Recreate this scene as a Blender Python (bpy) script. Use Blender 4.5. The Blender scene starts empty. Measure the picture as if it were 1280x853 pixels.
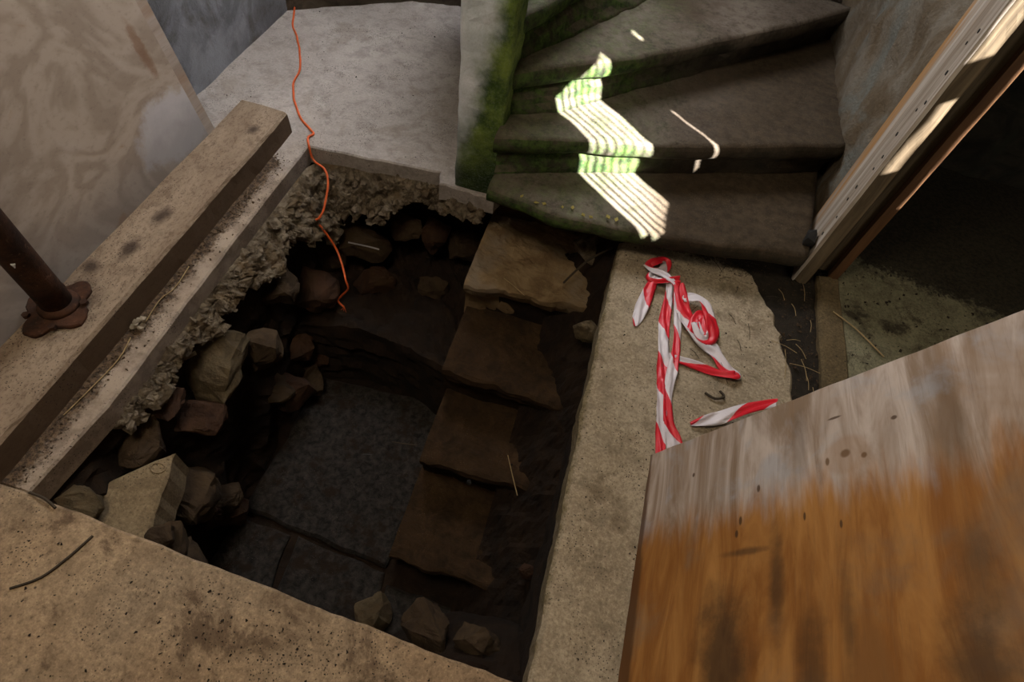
import bpy, bmesh, math, random
from mathutils import Vector, Matrix, noise
random.seed(7)
scene = bpy.context.scene
COL = scene.collection

# ------------------------------------------------------------------ camera
cam_d = bpy.data.cameras.new('camera')
cam_d.sensor_width = 36.0
cam_d.lens = 36.0 * 711.0 / 1280.0
cam_d.clip_start = 0.02
cam = bpy.data.objects.new('camera', cam_d)
COL.objects.link(cam)
cam.matrix_world = Matrix(((0.96165706, -0.26863035, 0.05525787, 0.0),
                           (0.25062023, 0.77893642, -0.57484569, 0.0),
                           (0.11137863, 0.56665315, 0.8163939, 1.6),
                           (0, 0, 0, 1)))
scene.camera = cam

# ------------------------------------------------------------------ world, sun, daylight and added fill, exposure
scene.view_settings.view_transform = 'Standard'
scene.view_settings.look = 'None'
scene.view_settings.gamma = 1.0
scene.view_settings.use_curve_mapping = False
scene.view_settings.exposure = 0.0

world = bpy.data.worlds.new('world')
scene.world = world
world.use_nodes = True
world.node_tree.nodes['Background'].inputs[0].default_value = (0.45, 0.6, 0.8, 1)
world.node_tree.nodes['Background'].inputs[1].default_value = 0.3

SUN_T = Vector((0.783, -0.622, 0))           # horizontal direction towards the sun
TAN_E = 0.78
sd = bpy.data.lights.new('sun', 'SUN')
sd.energy = 85.0
sd.angle = math.radians(0.25)
sd.color = (1.0, 0.98, 0.97)
sun = bpy.data.objects.new('sun', sd)
COL.objects.link(sun)
sun.location = (4, -3, 5)
sun.rotation_euler = (-(SUN_T + Vector((0, 0, TAN_E)))).to_track_quat('-Z', 'Y').to_euler()

def area(name, loc, target, sx, sy, power, color):
    d = bpy.data.lights.new(name, 'AREA')
    d.shape = 'RECTANGLE'; d.size = sx; d.size_y = sy
    d.energy = power; d.color = color
    o = bpy.data.objects.new(name, d)
    COL.objects.link(o)
    o.location = loc
    o.rotation_euler = (Vector(target) - Vector(loc)).to_track_quat('-Z', 'Y').to_euler()
    return o
# daylight: the tall window high in the back wall, plus added unseen fill over the near slab and in the passage
area('window_light', (-0.95, 3.12, 2.25), (-0.5, 1.2, 0.0), 1.3, 1.0, 62.0, (0.97, 0.97, 1.0))
area('roof_fill', (-0.75, 0.2, 2.97), (-0.75, 0.2, 0.0), 0.9, 0.9, 34.0, (1.0, 0.86, 0.66))
area('passage_fill', (1.75, -0.7, 1.6), (1.6, 1.8, 0.0), 0.9, 1.2, 16.0, (1.0, 0.9, 0.72))

# ------------------------------------------------------------------ helpers
def nz(v, s=1.0, o=0.0):
    return noise.noise(Vector((v[0] * s + o, v[1] * s + 1.7 * o, v[2] * s - o)))
def fbm(v, s=1.0, o=0.0, n=4):
    return noise.fractal(Vector((v[0] * s + o, v[1] * s - o, v[2] * s + 2 * o)), 0.9, 2.1, n)

def tag(o, label=None, cat=None, group=None, kind=None):
    if label: o['label'] = label
    if cat: o['category'] = cat
    if group: o['group'] = group
    if kind: o['kind'] = kind
    return o

def empty(name, loc):
    o = bpy.data.objects.new(name, None)
    o.empty_display_size = 0.05
    o.location = loc
    COL.objects.link(o)
    return o

def wloc(o):
    v = Vector(o.location)
    while o.parent:
        o = o.parent
        v += Vector(o.location)
    return v

def build(name, vf, mat, parent=None, origin=None, smooth=False, uv=None):
    """one mesh object from world-space verts and faces; its origin at `origin` (default: parent's base or lowest centre)"""
    vs, fs = vf
    vs = [Vector(v) for v in vs]
    if origin is None:
        mn = [min(v[i] for v in vs) for i in range(3)]
        mx = [max(v[i] for v in vs) for i in range(3)]
        origin = Vector(((mn[0] + mx[0]) / 2, (mn[1] + mx[1]) / 2, mn[2]))
    origin = Vector(origin)
    me = bpy.data.meshes.new(name)
    me.from_pydata([tuple(v - origin) for v in vs], [], fs)
    bm = bmesh.new(); bm.from_mesh(me)
    bmesh.ops.recalc_face_normals(bm, faces=bm.faces)
    bm.to_mesh(me); bm.free()
    if smooth:
        for p in me.polygons: p.use_smooth = True
    if uv:
        lay = me.uv_layers.new(name='UVMap')
        for l in me.loops: lay.data[l.index].uv = uv[l.vertex_index]
    me.materials.append(mat)
    o = bpy.data.objects.new(name, me)
    COL.objects.link(o)
    if parent:
        o.parent = parent
        o.location = origin - wloc(parent)
    else:
        o.location = origin
    return o

def join(*vfs):
    V, F = [], []
    for vs, fs in vfs:
        k = len(V)
        V += list(vs); F += [tuple(i + k for i in f) for f in fs]
    return V, F

def box(x0, x1, y0, y1, z0, z1):
    v = [(x, y, z) for z in (z0, z1) for y in (y0, y1) for x in (x0, x1)]
    f = [(0, 2, 3, 1), (4, 5, 7, 6), (0, 1, 5, 4), (2, 6, 7, 3), (0, 4, 6, 2), (1, 3, 7, 5)]
    return v, f

def prism(outline, z0, z1, ch=0.0):
    """outline (ccw xy list) extruded z0..z1, with a small chamfer round the top"""
    n = len(outline)
    rings = []
    cx = sum(p[0] for p in outline) / n; cy = sum(p[1] for p in outline) / n
    def inset(d):
        r = []
        for i in range(n):
            a = Vector(outline[i - 1]).to_2d(); b = Vector(outline[i]).to_2d(); c = Vector(outline[(i + 1) % n]).to_2d()
            e1 = (b - a).normalized(); e2 = (c - b).normalized()
            n1 = Vector((-e1.y, e1.x)); n2 = Vector((-e2.y, e2.x))
            m = (n1 + n2)
            if m.length < 1e-4: m = n1
            m.normalize()
            r.append((b.x + m.x * d, b.y + m.y * d))
        return r
    lv = [(outline, z0), (outline, z1 - ch)] + ([(inset(ch), z1)] if ch else [])
    V = [(p[0], p[1], z) for ring, z in lv for p in ring]
    F = [tuple(range(n - 1, -1, -1))]
    for k in range(len(lv) - 1):
        for i in range(n):
            j = (i + 1) % n
            F.append((k * n + i, k * n + j, (k + 1) * n + j, (k + 1) * n + i))
    F.append(tuple((len(lv) - 1) * n + i for i in range(n)))
    return V, F

def rough_line(a, b, step, amp, seed):
    """points from a towards b (b excluded), jittered sideways: a broken edge"""
    a = Vector(a).to_2d(); b = Vector(b).to_2d()
    n = max(1, int((b - a).length / step))
    d = (b - a).normalized(); nn = Vector((-d.y, d.x))
    out = []
    for i in range(n):
        p = a.lerp(b, i / n)
        j = 0 if i == 0 else amp * (nz((p.x, p.y, 0), 9, seed) + .6 * nz((p.x, p.y, 0), 31, seed))
        out.append((p.x + nn.x * j, p.y + nn.y * j))
    return out

def rough_poly(pts, amps, step=0.03, seed=0):
    out = []
    for i in range(len(pts)):
        a, b = pts[i], pts[(i + 1) % len(pts)]
        if amps[i]: out += rough_line(a, b, step, amps[i], seed + i)
        else: out.append(tuple(a))
    return out

def rock(c, size, seed, n=16, rot=(0, 0, 0), boxy=0.6, sub=False):
    """an angular stone: the convex hull of points scattered near the faces of a box"""
    rnd = random.Random(seed)
    bm = bmesh.new()
    for i in range(n):
        while True:
            p = Vector((rnd.uniform(-1, 1), rnd.uniform(-1, 1), rnd.uniform(-1, 1)))
            if p.length > 0.2: break
        m = max(abs(p.x), abs(p.y), abs(p.z))
        q = p / m * boxy + p.normalized() * (1 - boxy)
        q *= rnd.uniform(0.86, 1.05)
        bm.verts.new((q.x * size[0] / 2, q.y * size[1] / 2, q.z * size[2] / 2))
    r = bmesh.ops.convex_hull(bm, input=bm.verts)
    for v in [v for v in bm.verts if not v.link_faces]: bm.verts.remove(v)
    bm.verts.ensure_lookup_table(); bm.verts.index_update()
    from mathutils import Euler
    E = Euler(rot).to_matrix()
    if sub:
        bmesh.ops.subdivide_edges(bm, edges=bm.edges[:], cuts=1, use_grid_fill=True)
        bmesh.ops.triangulate(bm, faces=bm.faces[:])
        bmesh.ops.smooth_vert(bm, verts=bm.verts[:], factor=0.12, use_axis_x=True, use_axis_y=True, use_axis_z=True)
        bmesh.ops.subdivide_edges(bm, edges=bm.edges[:], cuts=1, use_grid_fill=True)
        a = max(size)
        for v in bm.verts:
            v.co += v.co.normalized() * a * (0.07 * fbm(v.co, 3.0 / a, seed % 97) + 0.03 * fbm(v.co, 9.0 / a, seed % 89))
        bm.verts.ensure_lookup_table(); bm.verts.index_update()
    V = [E @ v.co + Vector(c) for v in bm.verts]
    F = [tuple(v.index for v in f.verts) for f in bm.faces]
    bm.free()
    return V, F

def grid(fn, nu, nv):
    V = [fn(i / nu, j / nv) for j in range(nv + 1) for i in range(nu + 1)]
    F = [(j * (nu + 1) + i, j * (nu + 1) + i + 1, (j + 1) * (nu + 1) + i + 1, (j + 1) * (nu + 1) + i) for j in range(nv) for i in range(nu)]
    return V, F

def tube(pts, r, seg=8, cap=True):
    pts = [Vector(p) for p in pts]
    rs = r if isinstance(r, (list, tuple)) else [r] * len(pts)
    V, F = [], []
    up = Vector((0.13, 0.31, 0.94)).normalized()
    for i, p in enumerate(pts):
        d = (pts[min(i + 1, len(pts) - 1)] - pts[max(i - 1, 0)]).normalized()
        s = d.cross(up)
        if s.length < 1e-3: s = d.cross(Vector((1, 0, 0)))
        s.normalize(); t = s.cross(d).normalized()
        for k in range(seg):
            a = 2 * math.pi * k / seg
            V.append(p + (s * math.cos(a) + t * math.sin(a)) * rs[i])
    for i in range(len(pts) - 1):
        for k in range(seg):
            k2 = (k + 1) % seg
            F.append((i * seg + k, i * seg + k2, (i + 1) * seg + k2, (i + 1) * seg + k))
    if cap:
        F.append(tuple(range(seg - 1, -1, -1)))
        F.append(tuple((len(pts) - 1) * seg + k for k in range(seg)))
    return V, F

def smooth_path(pts, n=6):
    """Catmull-Rom through the points"""
    P = [Vector(p) for p in pts]
    out = []
    for i in range(len(P) - 1):
        p0 = P[max(i - 1, 0)]; p1 = P[i]; p2 = P[i + 1]; p3 = P[min(i + 2, len(P) - 1)]
        for k in range(n):
            t = k / n
            out.append(0.5 * ((2 * p1) + (p2 - p0) * t + (2 * p0 - 5 * p1 + 4 * p2 - p3) * t * t + (3 * p1 - p0 - 3 * p2 + p3) * t ** 3))
    out.append(P[-1])
    return out

# ------------------------------------------------------------------ materials
class M:
    def __init__(self, name, coord='Object'):
        self.m = bpy.data.materials.new(name); self.m.use_nodes = True
        self.nt = self.m.node_tree
        self.b = self.nt.nodes['Principled BSDF']
        self.b.inputs['Specular IOR Level'].default_value = 0.25
        if coord == 'UV':
            n = self.nt.nodes.new('ShaderNodeTexCoord'); self.co = n.outputs['UV']
        elif coord == 'Pos':
            n = self.nt.nodes.new('ShaderNodeNewGeometry'); self.co = n.outputs['Position']
        else:
            n = self.nt.nodes.new('ShaderNodeTexCoord'); self.co = n.outputs['Object']
    def L(self, a, b): self.nt.links.new(a, b)
    def setin(self, sock, v):
        if hasattr(v, 'is_output'): self.L(v, sock)
        else:
            if isinstance(v, (tuple, list)) and len(v) == 3 and sock.type == 'RGBA': v = (*v, 1)
            sock.default_value = v
    def noise(self, scale, detail=6, rough=0.6, dist=0.0, vec=None, stretch=None):
        n = self.nt.nodes.new('ShaderNodeTexNoise')
        n.inputs['Scale'].default_value = scale; n.inputs['Detail'].default_value = detail
        n.inputs['Roughness'].default_value = rough; n.inputs['Distortion'].default_value = dist
        v = vec or self.co
        if stretch:
            mp = self.nt.nodes.new('ShaderNodeMapping'); mp.inputs['Scale'].default_value = stretch
            self.L(v, mp.inputs['Vector']); v = mp.outputs['Vector']
        self.L(v, n.inputs['Vector'])
        return n.outputs['Fac']
    def voro(self, scale, feature='F1', rnd=1.0, out='Distance'):
        n = self.nt.nodes.new('ShaderNodeTexVoronoi'); n.feature = feature
        n.inputs['Scale'].default_value = scale; n.inputs['Randomness'].default_value = rnd
        self.L(self.co, n.inputs['Vector'])
        return n.outputs[out]
    def ramp(self, fac, a, b, va=0.0, vb=1.0):
        n = self.nt.nodes.new('ShaderNodeMapRange'); n.interpolation_type = 'SMOOTHSTEP'
        for k, v in zip(('Value', 'From Min', 'From Max', 'To Min', 'To Max'), (fac, a, b, va, vb)): self.setin(n.inputs[k], v)
        return n.outputs['Result']
    def math(self, op, a, b=0.0, c=None):
        n = self.nt.nodes.new('ShaderNodeMath'); n.operation = op
        self.setin(n.inputs[0], a); self.setin(n.inputs[1], b)
        if c is not None: self.setin(n.inputs[2], c)
        return n.outputs[0]
    def mix(self, f, a, b, mode='MIX'):
        n = self.nt.nodes.new('ShaderNodeMix'); n.data_type = 'RGBA'; n.blend_type = mode
        self.setin(n.inputs[0], f); self.setin(n.inputs[6], a); self.setin(n.inputs[7], b)
        return n.outputs[2]
    def xyz(self):
        n = self.nt.nodes.new('ShaderNodeSeparateXYZ'); self.L(self.co, n.inputs[0]); return n.outputs
    def spot(self, c, rad, soft=0.5, warp=None):
        """1 inside an ellipse (centre c, radii rad) of object space"""
        mp = self.nt.nodes.new('ShaderNodeMapping'); mp.vector_type = 'POINT'
        mp.inputs['Location'].default_value = tuple(-c[i] / rad[i] for i in range(3))
        mp.inputs['Scale'].default_value = tuple(1 / r for r in rad)
        self.L(self.co, mp.inputs['Vector'])
        n = self.nt.nodes.new('ShaderNodeVectorMath'); n.operation = 'LENGTH'
        self.L(mp.outputs[0], n.inputs[0])
        d = n.outputs['Value']
        if warp is not None: d = self.math('ADD', d, self.math('MULTIPLY', self.math('SUBTRACT', warp, 0.5), 1.3))
        return self.ramp(d, 1 - soft, 1.0, 1.0, 0.0)
    def finish(self, col, rough=0.9, bump=None, dist=0.004, strength=0.6, metal=0.0, spec=None):
        self.setin(self.b.inputs['Base Color'], col)
        self.setin(self.b.inputs['Roughness'], rough)
        self.b.inputs['Metallic'].default_value = metal
        if spec is not None: self.b.inputs['Specular IOR Level'].default_value = spec
        if bump is not None:
            n = self.nt.nodes.new('ShaderNodeBump')
            n.inputs['Distance'].default_value = dist; n.inputs['Strength'].default_value = strength
            self.L(bump, n.inputs['Height']); self.L(n.outputs[0], self.b.inputs['Normal'])
        return self.m

def concrete(name, c1, c2, dirt, dirt_amt=0.5, speck=(0.02, 0.016, 0.012), coord='Pos', bump=0.5, off=0.0, tint=None, grain=0.6, dust=None):
    m = M(name, coord)
    a = m.noise(2.3 + off, 8, 0.62, 0.6)
    col = m.mix(m.ramp(a, 0.35, 0.68), c1, c2)
    if tint: col = m.mix(m.ramp(m.noise(1.1 + off, 3, 0.5), 0.42, 0.66), col, tint)
    fine = m.noise(95, 6, 0.8)
    col = m.mix(m.ramp(fine, 0.5, 0.66, 0.0, grain), col, tuple(min(1, x * 1.4) for x in c2))
    col = m.mix(m.ramp(fine, 0.36, 0.5, grain, 0.0), col, tuple(x * 0.45 for x in c1))
    mott = m.noise(13 + off, 9, 0.75, 0.3)
    col = m.mix(m.ramp(mott, 0.36, 0.56, 0.55, 0.0), col, tuple(x * 0.55 for x in c1))
    patch = m.noise(3.1 + off * 2, 9, 0.72, 0.4)
    col = m.mix(m.math('MULTIPLY', m.ramp(patch, 0.52, 0.64), dirt_amt), col, dirt)
    if dust: col = dust(m, col)
    # grit: specks gathered in the dirty patches
    vs = m.voro(120, rnd=1.0)
    g = m.math('MULTIPLY', m.ramp(vs, 0.16, 0.3, 1.0, 0.0), m.ramp(m.noise(5.2 + off, 7, 0.7), 0.46, 0.6))
    col = m.mix(m.math('MULTIPLY', g, 0.85), col, speck)
    v2 = m.voro(27, rnd=1.0)
    g2 = m.math('MULTIPLY', m.ramp(v2, 0.06, 0.11, 1.0, 0.0), m.ramp(m.noise(9, 4, 0.6), 0.5, 0.6))
    col = m.mix(m.math('MULTIPLY', g2, 0.8), col, speck)
    h = m.math('ADD', m.math('MULTIPLY', fine, 0.5), m.math('MULTIPLY', m.noise(18, 7, 0.7), 1.0))
    return m.finish(col, 0.92, h, 0.006, bump)

def earth(name, c1, c2, c3, scale=9.0, coord='Pos', dist=0.02, speck=None):
    m = M(name, coord)
    a = m.noise(scale, 10, 0.7, 0.4)
    col = m.mix(m.ramp(a, 0.3, 0.7), c1, c2)
    col = m.mix(m.ramp(m.noise(scale * 0.45, 5, 0.6), 0.5, 0.68), col, c3)
    if speck:
        v = m.voro(140)
        g = m.math('MULTIPLY', m.ramp(v, 0.08, 0.16, 1.0, 0.0), m.ramp(m.noise(12, 3), 0.5, 0.62))
        col = m.mix(m.math('MULTIPLY', g, 0.7), col, speck)
    h = m.math('ADD', m.math('MULTIPLY', a, 1.0), m.math('MULTIPLY', m.noise(scale * 7, 6, 0.75), 0.45))
    return m.finish(col, 0.95, h, dist, 0.8)

MAT = {}
def soil_edge(m, col, d, soil, dry, w=0.05):
    # soil drifted up from where d < 0: patchy, thinning out into single specks
    n = m.math('ADD', m.math('MULTIPLY', m.noise(16, 8, 0.75), 0.7), m.math('MULTIPLY', m.noise(75, 5, 0.75), 0.5))
    e = m.math('ADD', d, m.math('MULTIPLY', m.math('SUBTRACT', n, 0.6), w * 5))
    sc = m.mix(m.ramp(m.noise(60, 6, 0.75), 0.4, 0.6), soil, dry)
    return m.mix(m.ramp(e, -w * 0.4, w * 0.6, 0.95, 0.0), col, sc)
def dust_back(m, col):
    x, y, z = m.xyz()[:3]
    # browner tone on the strip beside the pit, soil along the foot of the timber
    k = m.math('MULTIPLY', m.ramp(x, -1.12, -1.2), m.ramp(m.math('ADD', y, m.math('MULTIPLY', m.noise(4, 5, 0.6), 0.5)), 1.7, 2.2, 0.75, 0.0))
    col = m.mix(k, col, m.mix(m.ramp(m.noise(11, 7, 0.7), 0.4, 0.6), (0.17, 0.115, 0.07), (0.33, 0.25, 0.175)))
    d = m.math('ADD', m.math('SUBTRACT', x, -1.245), m.ramp(y, 1.66, 1.86, 0.0, 0.4))
    near = m.ramp(x, -1.40, -1.39)
    return soil_edge(m, col, m.math('ADD', d, m.ramp(x, -1.41, -1.40, 1.0, 0.0)), (0.02, 0.012, 0.007), (0.12, 0.075, 0.042), 0.035)
def dust_right(m, col):
    x, y, z = m.xyz()[:3]
    d = m.math('SUBTRACT', 1.80, m.math('ADD', y, m.math('MULTIPLY', m.math('MULTIPLY', x, x), 0.09)))
    col = soil_edge(m, col, d, (0.015, 0.01, 0.006), (0.06, 0.04, 0.022), 0.05)
    d2 = m.math('SUBTRACT', x, 0.185)
    return soil_edge(m, col, d2, (0.1, 0.075, 0.035), (0.2, 0.155, 0.085), 0.018)
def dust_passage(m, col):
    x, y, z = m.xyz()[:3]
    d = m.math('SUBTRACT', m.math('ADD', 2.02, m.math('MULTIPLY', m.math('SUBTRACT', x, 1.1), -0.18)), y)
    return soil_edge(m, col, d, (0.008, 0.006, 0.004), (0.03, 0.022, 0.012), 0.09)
MAT['floor_back'] = concrete('concrete_floor', (0.32, 0.28, 0.255), (0.41, 0.365, 0.335), (0.19, 0.155, 0.125), 0.45, grain=0.3, dust=dust_back)
MAT['floor_front'] = concrete('concrete_front', (0.27, 0.18, 0.105), (0.36, 0.255, 0.155), (0.075, 0.045, 0.025), 0.8, off=0.4, tint=(0.27, 0.2, 0.13))
MAT['floor_right'] = concrete('concrete_right', (0.30, 0.235, 0.155), (0.39, 0.315, 0.22), (0.11, 0.075, 0.04), 0.6, off=0.9, dust=dust_right)
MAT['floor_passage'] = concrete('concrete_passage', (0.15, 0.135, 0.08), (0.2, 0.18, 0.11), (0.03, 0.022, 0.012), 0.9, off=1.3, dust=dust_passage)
MAT['sill'] = concrete('concrete_sill', (0.10, 0.07, 0.033), (0.14, 0.1, 0.05), (0.05, 0.035, 0.016), 0.5, off=0.2)
MAT['ledge'] = concrete('cement_ledge', (0.17, 0.12, 0.065), (0.23, 0.17, 0.1), (0.05, 0.03, 0.016), 0.8, off=0.3)
MAT['sleeper'] = None
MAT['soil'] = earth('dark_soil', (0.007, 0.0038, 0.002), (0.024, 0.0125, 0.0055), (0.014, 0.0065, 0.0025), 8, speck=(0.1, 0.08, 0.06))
MAT['dirt'] = earth('floor_dirt', (0.012, 0.009, 0.006), (0.03, 0.022, 0.014), (0.02, 0.014, 0.008), 20, dist=0.01, speck=(0.12, 0.1, 0.07))
MAT['drift'] = earth('brown_drift', (0.03, 0.018, 0.01), (0.12, 0.078, 0.045), (0.07, 0.043, 0.022), 40, dist=0.01, speck=(0.25, 0.2, 0.15))
MAT['mortar'] = earth('crumbled_mortar', (0.06, 0.04, 0.022), (0.29, 0.23, 0.16), (0.16, 0.11, 0.06), 22, dist=0.03)
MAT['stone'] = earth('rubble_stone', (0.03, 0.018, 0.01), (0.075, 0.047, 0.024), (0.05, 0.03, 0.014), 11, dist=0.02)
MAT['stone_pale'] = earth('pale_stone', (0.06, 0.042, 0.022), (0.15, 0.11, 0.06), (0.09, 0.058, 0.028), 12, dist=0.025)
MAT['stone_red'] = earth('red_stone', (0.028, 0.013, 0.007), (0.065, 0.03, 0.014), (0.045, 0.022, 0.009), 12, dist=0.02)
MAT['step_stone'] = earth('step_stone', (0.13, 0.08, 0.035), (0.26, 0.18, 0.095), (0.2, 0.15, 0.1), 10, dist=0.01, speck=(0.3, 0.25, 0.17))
MAT['step_shaded'] = earth('shaded_step_stone', (0.018, 0.009, 0.0035), (0.055, 0.029, 0.011), (0.035, 0.018, 0.007), 12, dist=0.012, speck=(0.2, 0.16, 0.12))  # darker copy for the lower steps: pit shade put into the colour
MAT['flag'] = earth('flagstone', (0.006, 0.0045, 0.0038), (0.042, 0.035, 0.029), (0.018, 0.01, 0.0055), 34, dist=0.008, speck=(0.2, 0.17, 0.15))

def stair_mat():
    m = M('stair_stone', 'Pos')
    x, y, z = m.xyz()[:3]
    a = m.noise(3.0, 8, 0.65, 0.5)
    col = m.mix(m.ramp(a, 0.35, 0.7), (0.075, 0.055, 0.038), (0.16, 0.13, 0.1))
    mo = m.noise(16, 8, 0.75)
    col = m.mix(m.ramp(mo, 0.36, 0.54, 0.7, 0.0), col, (0.03, 0.02, 0.012))
    fine = m.noise(70, 6, 0.75)
    col = m.mix(m.ramp(fine, 0.35, 0.75, 0.0, 0.5), col, (0.18, 0.15, 0.12))
    col = m.mix(m.ramp(m.noise(1.7, 5, 0.6), 0.52, 0.66, 0, 0.75), col, (0.055, 0.035, 0.02))
    # darker first step, brown towards the right
    lo = m.math('MULTIPLY', m.ramp(z, 0.17, 0.22, 1, 0), m.ramp(x, 0.1, 0.4))
    col = m.mix(m.math('MULTIPLY', lo, 0.9), col, m.mix(m.ramp(m.noise(20, 9, 0.75), 0.35, 0.65), (0.016, 0.009, 0.004), (0.048, 0.028, 0.012)))
    mid = m.math('MULTIPLY', m.ramp(z, 0.36, 0.42, 1, 0), m.ramp(m.math('ADD', x, m.math('MULTIPLY', mo, 0.8)), 0.5, 1.0))
    col = m.mix(m.math('MULTIPLY', mid, 0.8), col, m.mix(m.ramp(m.noise(24, 9, 0.75), 0.35, 0.65), (0.03, 0.02, 0.01), (0.07, 0.048, 0.026)))
    vg = m.math('MULTIPLY', m.ramp(m.voro(130), 0.14, 0.26, 1, 0), m.ramp(m.noise(7, 5, 0.7), 0.44, 0.58))
    col = m.mix(m.math('MULTIPLY', vg, 0.35), col, (0.2, 0.16, 0.11))
    # algae: on the faces that stand upright, and over the damp end by the pillar
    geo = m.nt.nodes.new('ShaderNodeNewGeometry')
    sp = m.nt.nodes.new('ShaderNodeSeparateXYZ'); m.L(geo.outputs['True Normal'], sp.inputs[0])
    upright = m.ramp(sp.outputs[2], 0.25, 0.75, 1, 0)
    left = m.ramp(m.math('ADD', x, m.math('MULTIPLY', m.noise(4, 6, 0.6), 0.5)), 0.25, 0.62, 1, 0)
    alg = m.math('MULTIPLY', left, m.ramp(m.noise(14, 7, 0.7), 0.3, 0.6))
    alg = m.math('MULTIPLY', alg, m.math('ADD', m.math('MULTIPLY', upright, 0.62), 0.33))
    green = m.mix(m.ramp(m.noise(30, 5, 0.7), 0.35, 0.65), (0.014, 0.035, 0.008), (0.075, 0.13, 0.025))
    # upright faces painted blackish to stand for shade under the nosings
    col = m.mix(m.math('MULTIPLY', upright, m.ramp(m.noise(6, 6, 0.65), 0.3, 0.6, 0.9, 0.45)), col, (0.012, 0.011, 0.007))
    col = m.mix(alg, col, green)
    h = m.math('ADD', m.math('MULTIPLY', fine, 0.4), m.noise(13, 8, 0.7))
    return m.finish(col, 0.85, h, 0.012, 0.7)
MAT['stair'] = stair_mat()

def pillar_mat():
    m = M('algae_plaster', 'Pos')
    x, y, z = m.xyz()[:3]
    base = m.mix(m.ramp(m.noise(5, 7, 0.65), 0.35, 0.7), (0.62, 0.68, 0.72), (0.88, 0.9, 0.98))
    g = m.mix(m.ramp(m.noise(9, 8, 0.7), 0.35, 0.7), (0.03, 0.065, 0.012), (0.2, 0.28, 0.055))
    w = m.math('ADD', m.math('ADD', m.math('MULTIPLY', m.math('ADD', x, 0.54), 7.5), m.math('MULTIPLY', z, -1.35)), m.math('MULTIPLY', m.noise(6, 8, 0.7), 1.3))
    k = m.ramp(w, 0.2, 0.95)
    col = m.mix(k, base, g)
    deep = m.ramp(m.math('ADD', z, m.math('MULTIPLY', m.noise(8, 6, 0.6), 0.3)), 0.2, 0.5, 1, 0)
    col = m.mix(m.math('MULTIPLY', deep, 0.85), col, (0.014, 0.026, 0.008))
    fine = m.noise(120, 4, 0.8)
    col = m.mix(m.ramp(fine, 0.45, 0.75, 0, 0.3), col, (0.3, 0.34, 0.27))
    return m.finish(col, 0.9, m.math('ADD', m.noise(40, 6, 0.7), m.math('MULTIPLY', m.noise(8, 4), 1.0)), 0.006, 0.7)
MAT['pillar'] = pillar_mat()

def plaster(name, c1, c2, c3, dist=0.02, sc=3.0):
    m = M(name, 'Pos')
    col = m.mix(m.ramp(m.noise(sc, 8, 0.65, 0.8), 0.35, 0.68), c1, c2)
    col = m.mix(m.ramp(m.noise(sc * 0.6, 6, 0.6, 1.2), 0.5, 0.66), col, c3)
    h = m.math('ADD', m.noise(sc * 5, 8, 0.7), m.math('MULTIPLY', m.noise(90, 5, 0.7), 0.3))
    return m.finish(col, 0.93, h, dist, 0.7)
MAT['wall_left'] = plaster('left_plaster', (0.15, 0.15, 0.16), (0.3, 0.31, 0.34), (0.1, 0.085, 0.07))
MAT['wall_stair'] = plaster('stair_plaster', (0.12, 0.085, 0.05), (0.21, 0.18, 0.14), (0.16, 0.155, 0.13), 0.03, 4)
MAT['wall_back'] = plaster('back_rubble', (0.05, 0.038, 0.028), (0.14, 0.11, 0.08), (0.08, 0.06, 0.045), 0.03, 6)
MAT['wall_dark'] = plaster('passage_rubble', (0.012, 0.01, 0.007), (0.035, 0.03, 0.02), (0.02, 0.022, 0.014), 0.03, 7)
MAT['ceiling'] = plaster('ceiling_plaster', (0.16, 0.14, 0.12), (0.24, 0.22, 0.19), (0.12, 0.1, 0.08))

def wood(name, c1, c2, c3, axis='y', streak=22.0, coord='Object', rough=0.75, knots=(), bump=0.3):
    m = M(name, coord)
    st = {'x': (1.2, streak, streak), 'y': (streak, 1.2, streak), 'z': (streak, streak, 1.2)}[axis]
    a = m.noise(1.0, 7, 0.62, 0.8, stretch=st)
    b = m.noise(1.0, 4, 0.6, 0.3, stretch=tuple(s * (0.3 if s > 2 else 0.8) for s in st))
    col = m.mix(m.ramp(a, 0.3, 0.7), c1, c2)
    col = m.mix(m.ramp(b, 0.48, 0.66), col, c3)
    fine = m.noise(1.0, 3, 0.7, 0.0, stretch=tuple(s * 9 for s in st))
    col = m.mix(m.ramp(fine, 0.56, 0.74, 0, 0.45), col, tuple(x * 0.35 for x in c1))
    for c, r in knots:
        col = m.mix(m.spot(c, r, 0.6), col, (0.02, 0.012, 0.006))
    return m.finish(col, rough, m.math('ADD', a, m.math('MULTIPLY', fine, 0.6)), 0.003, bump)

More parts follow.
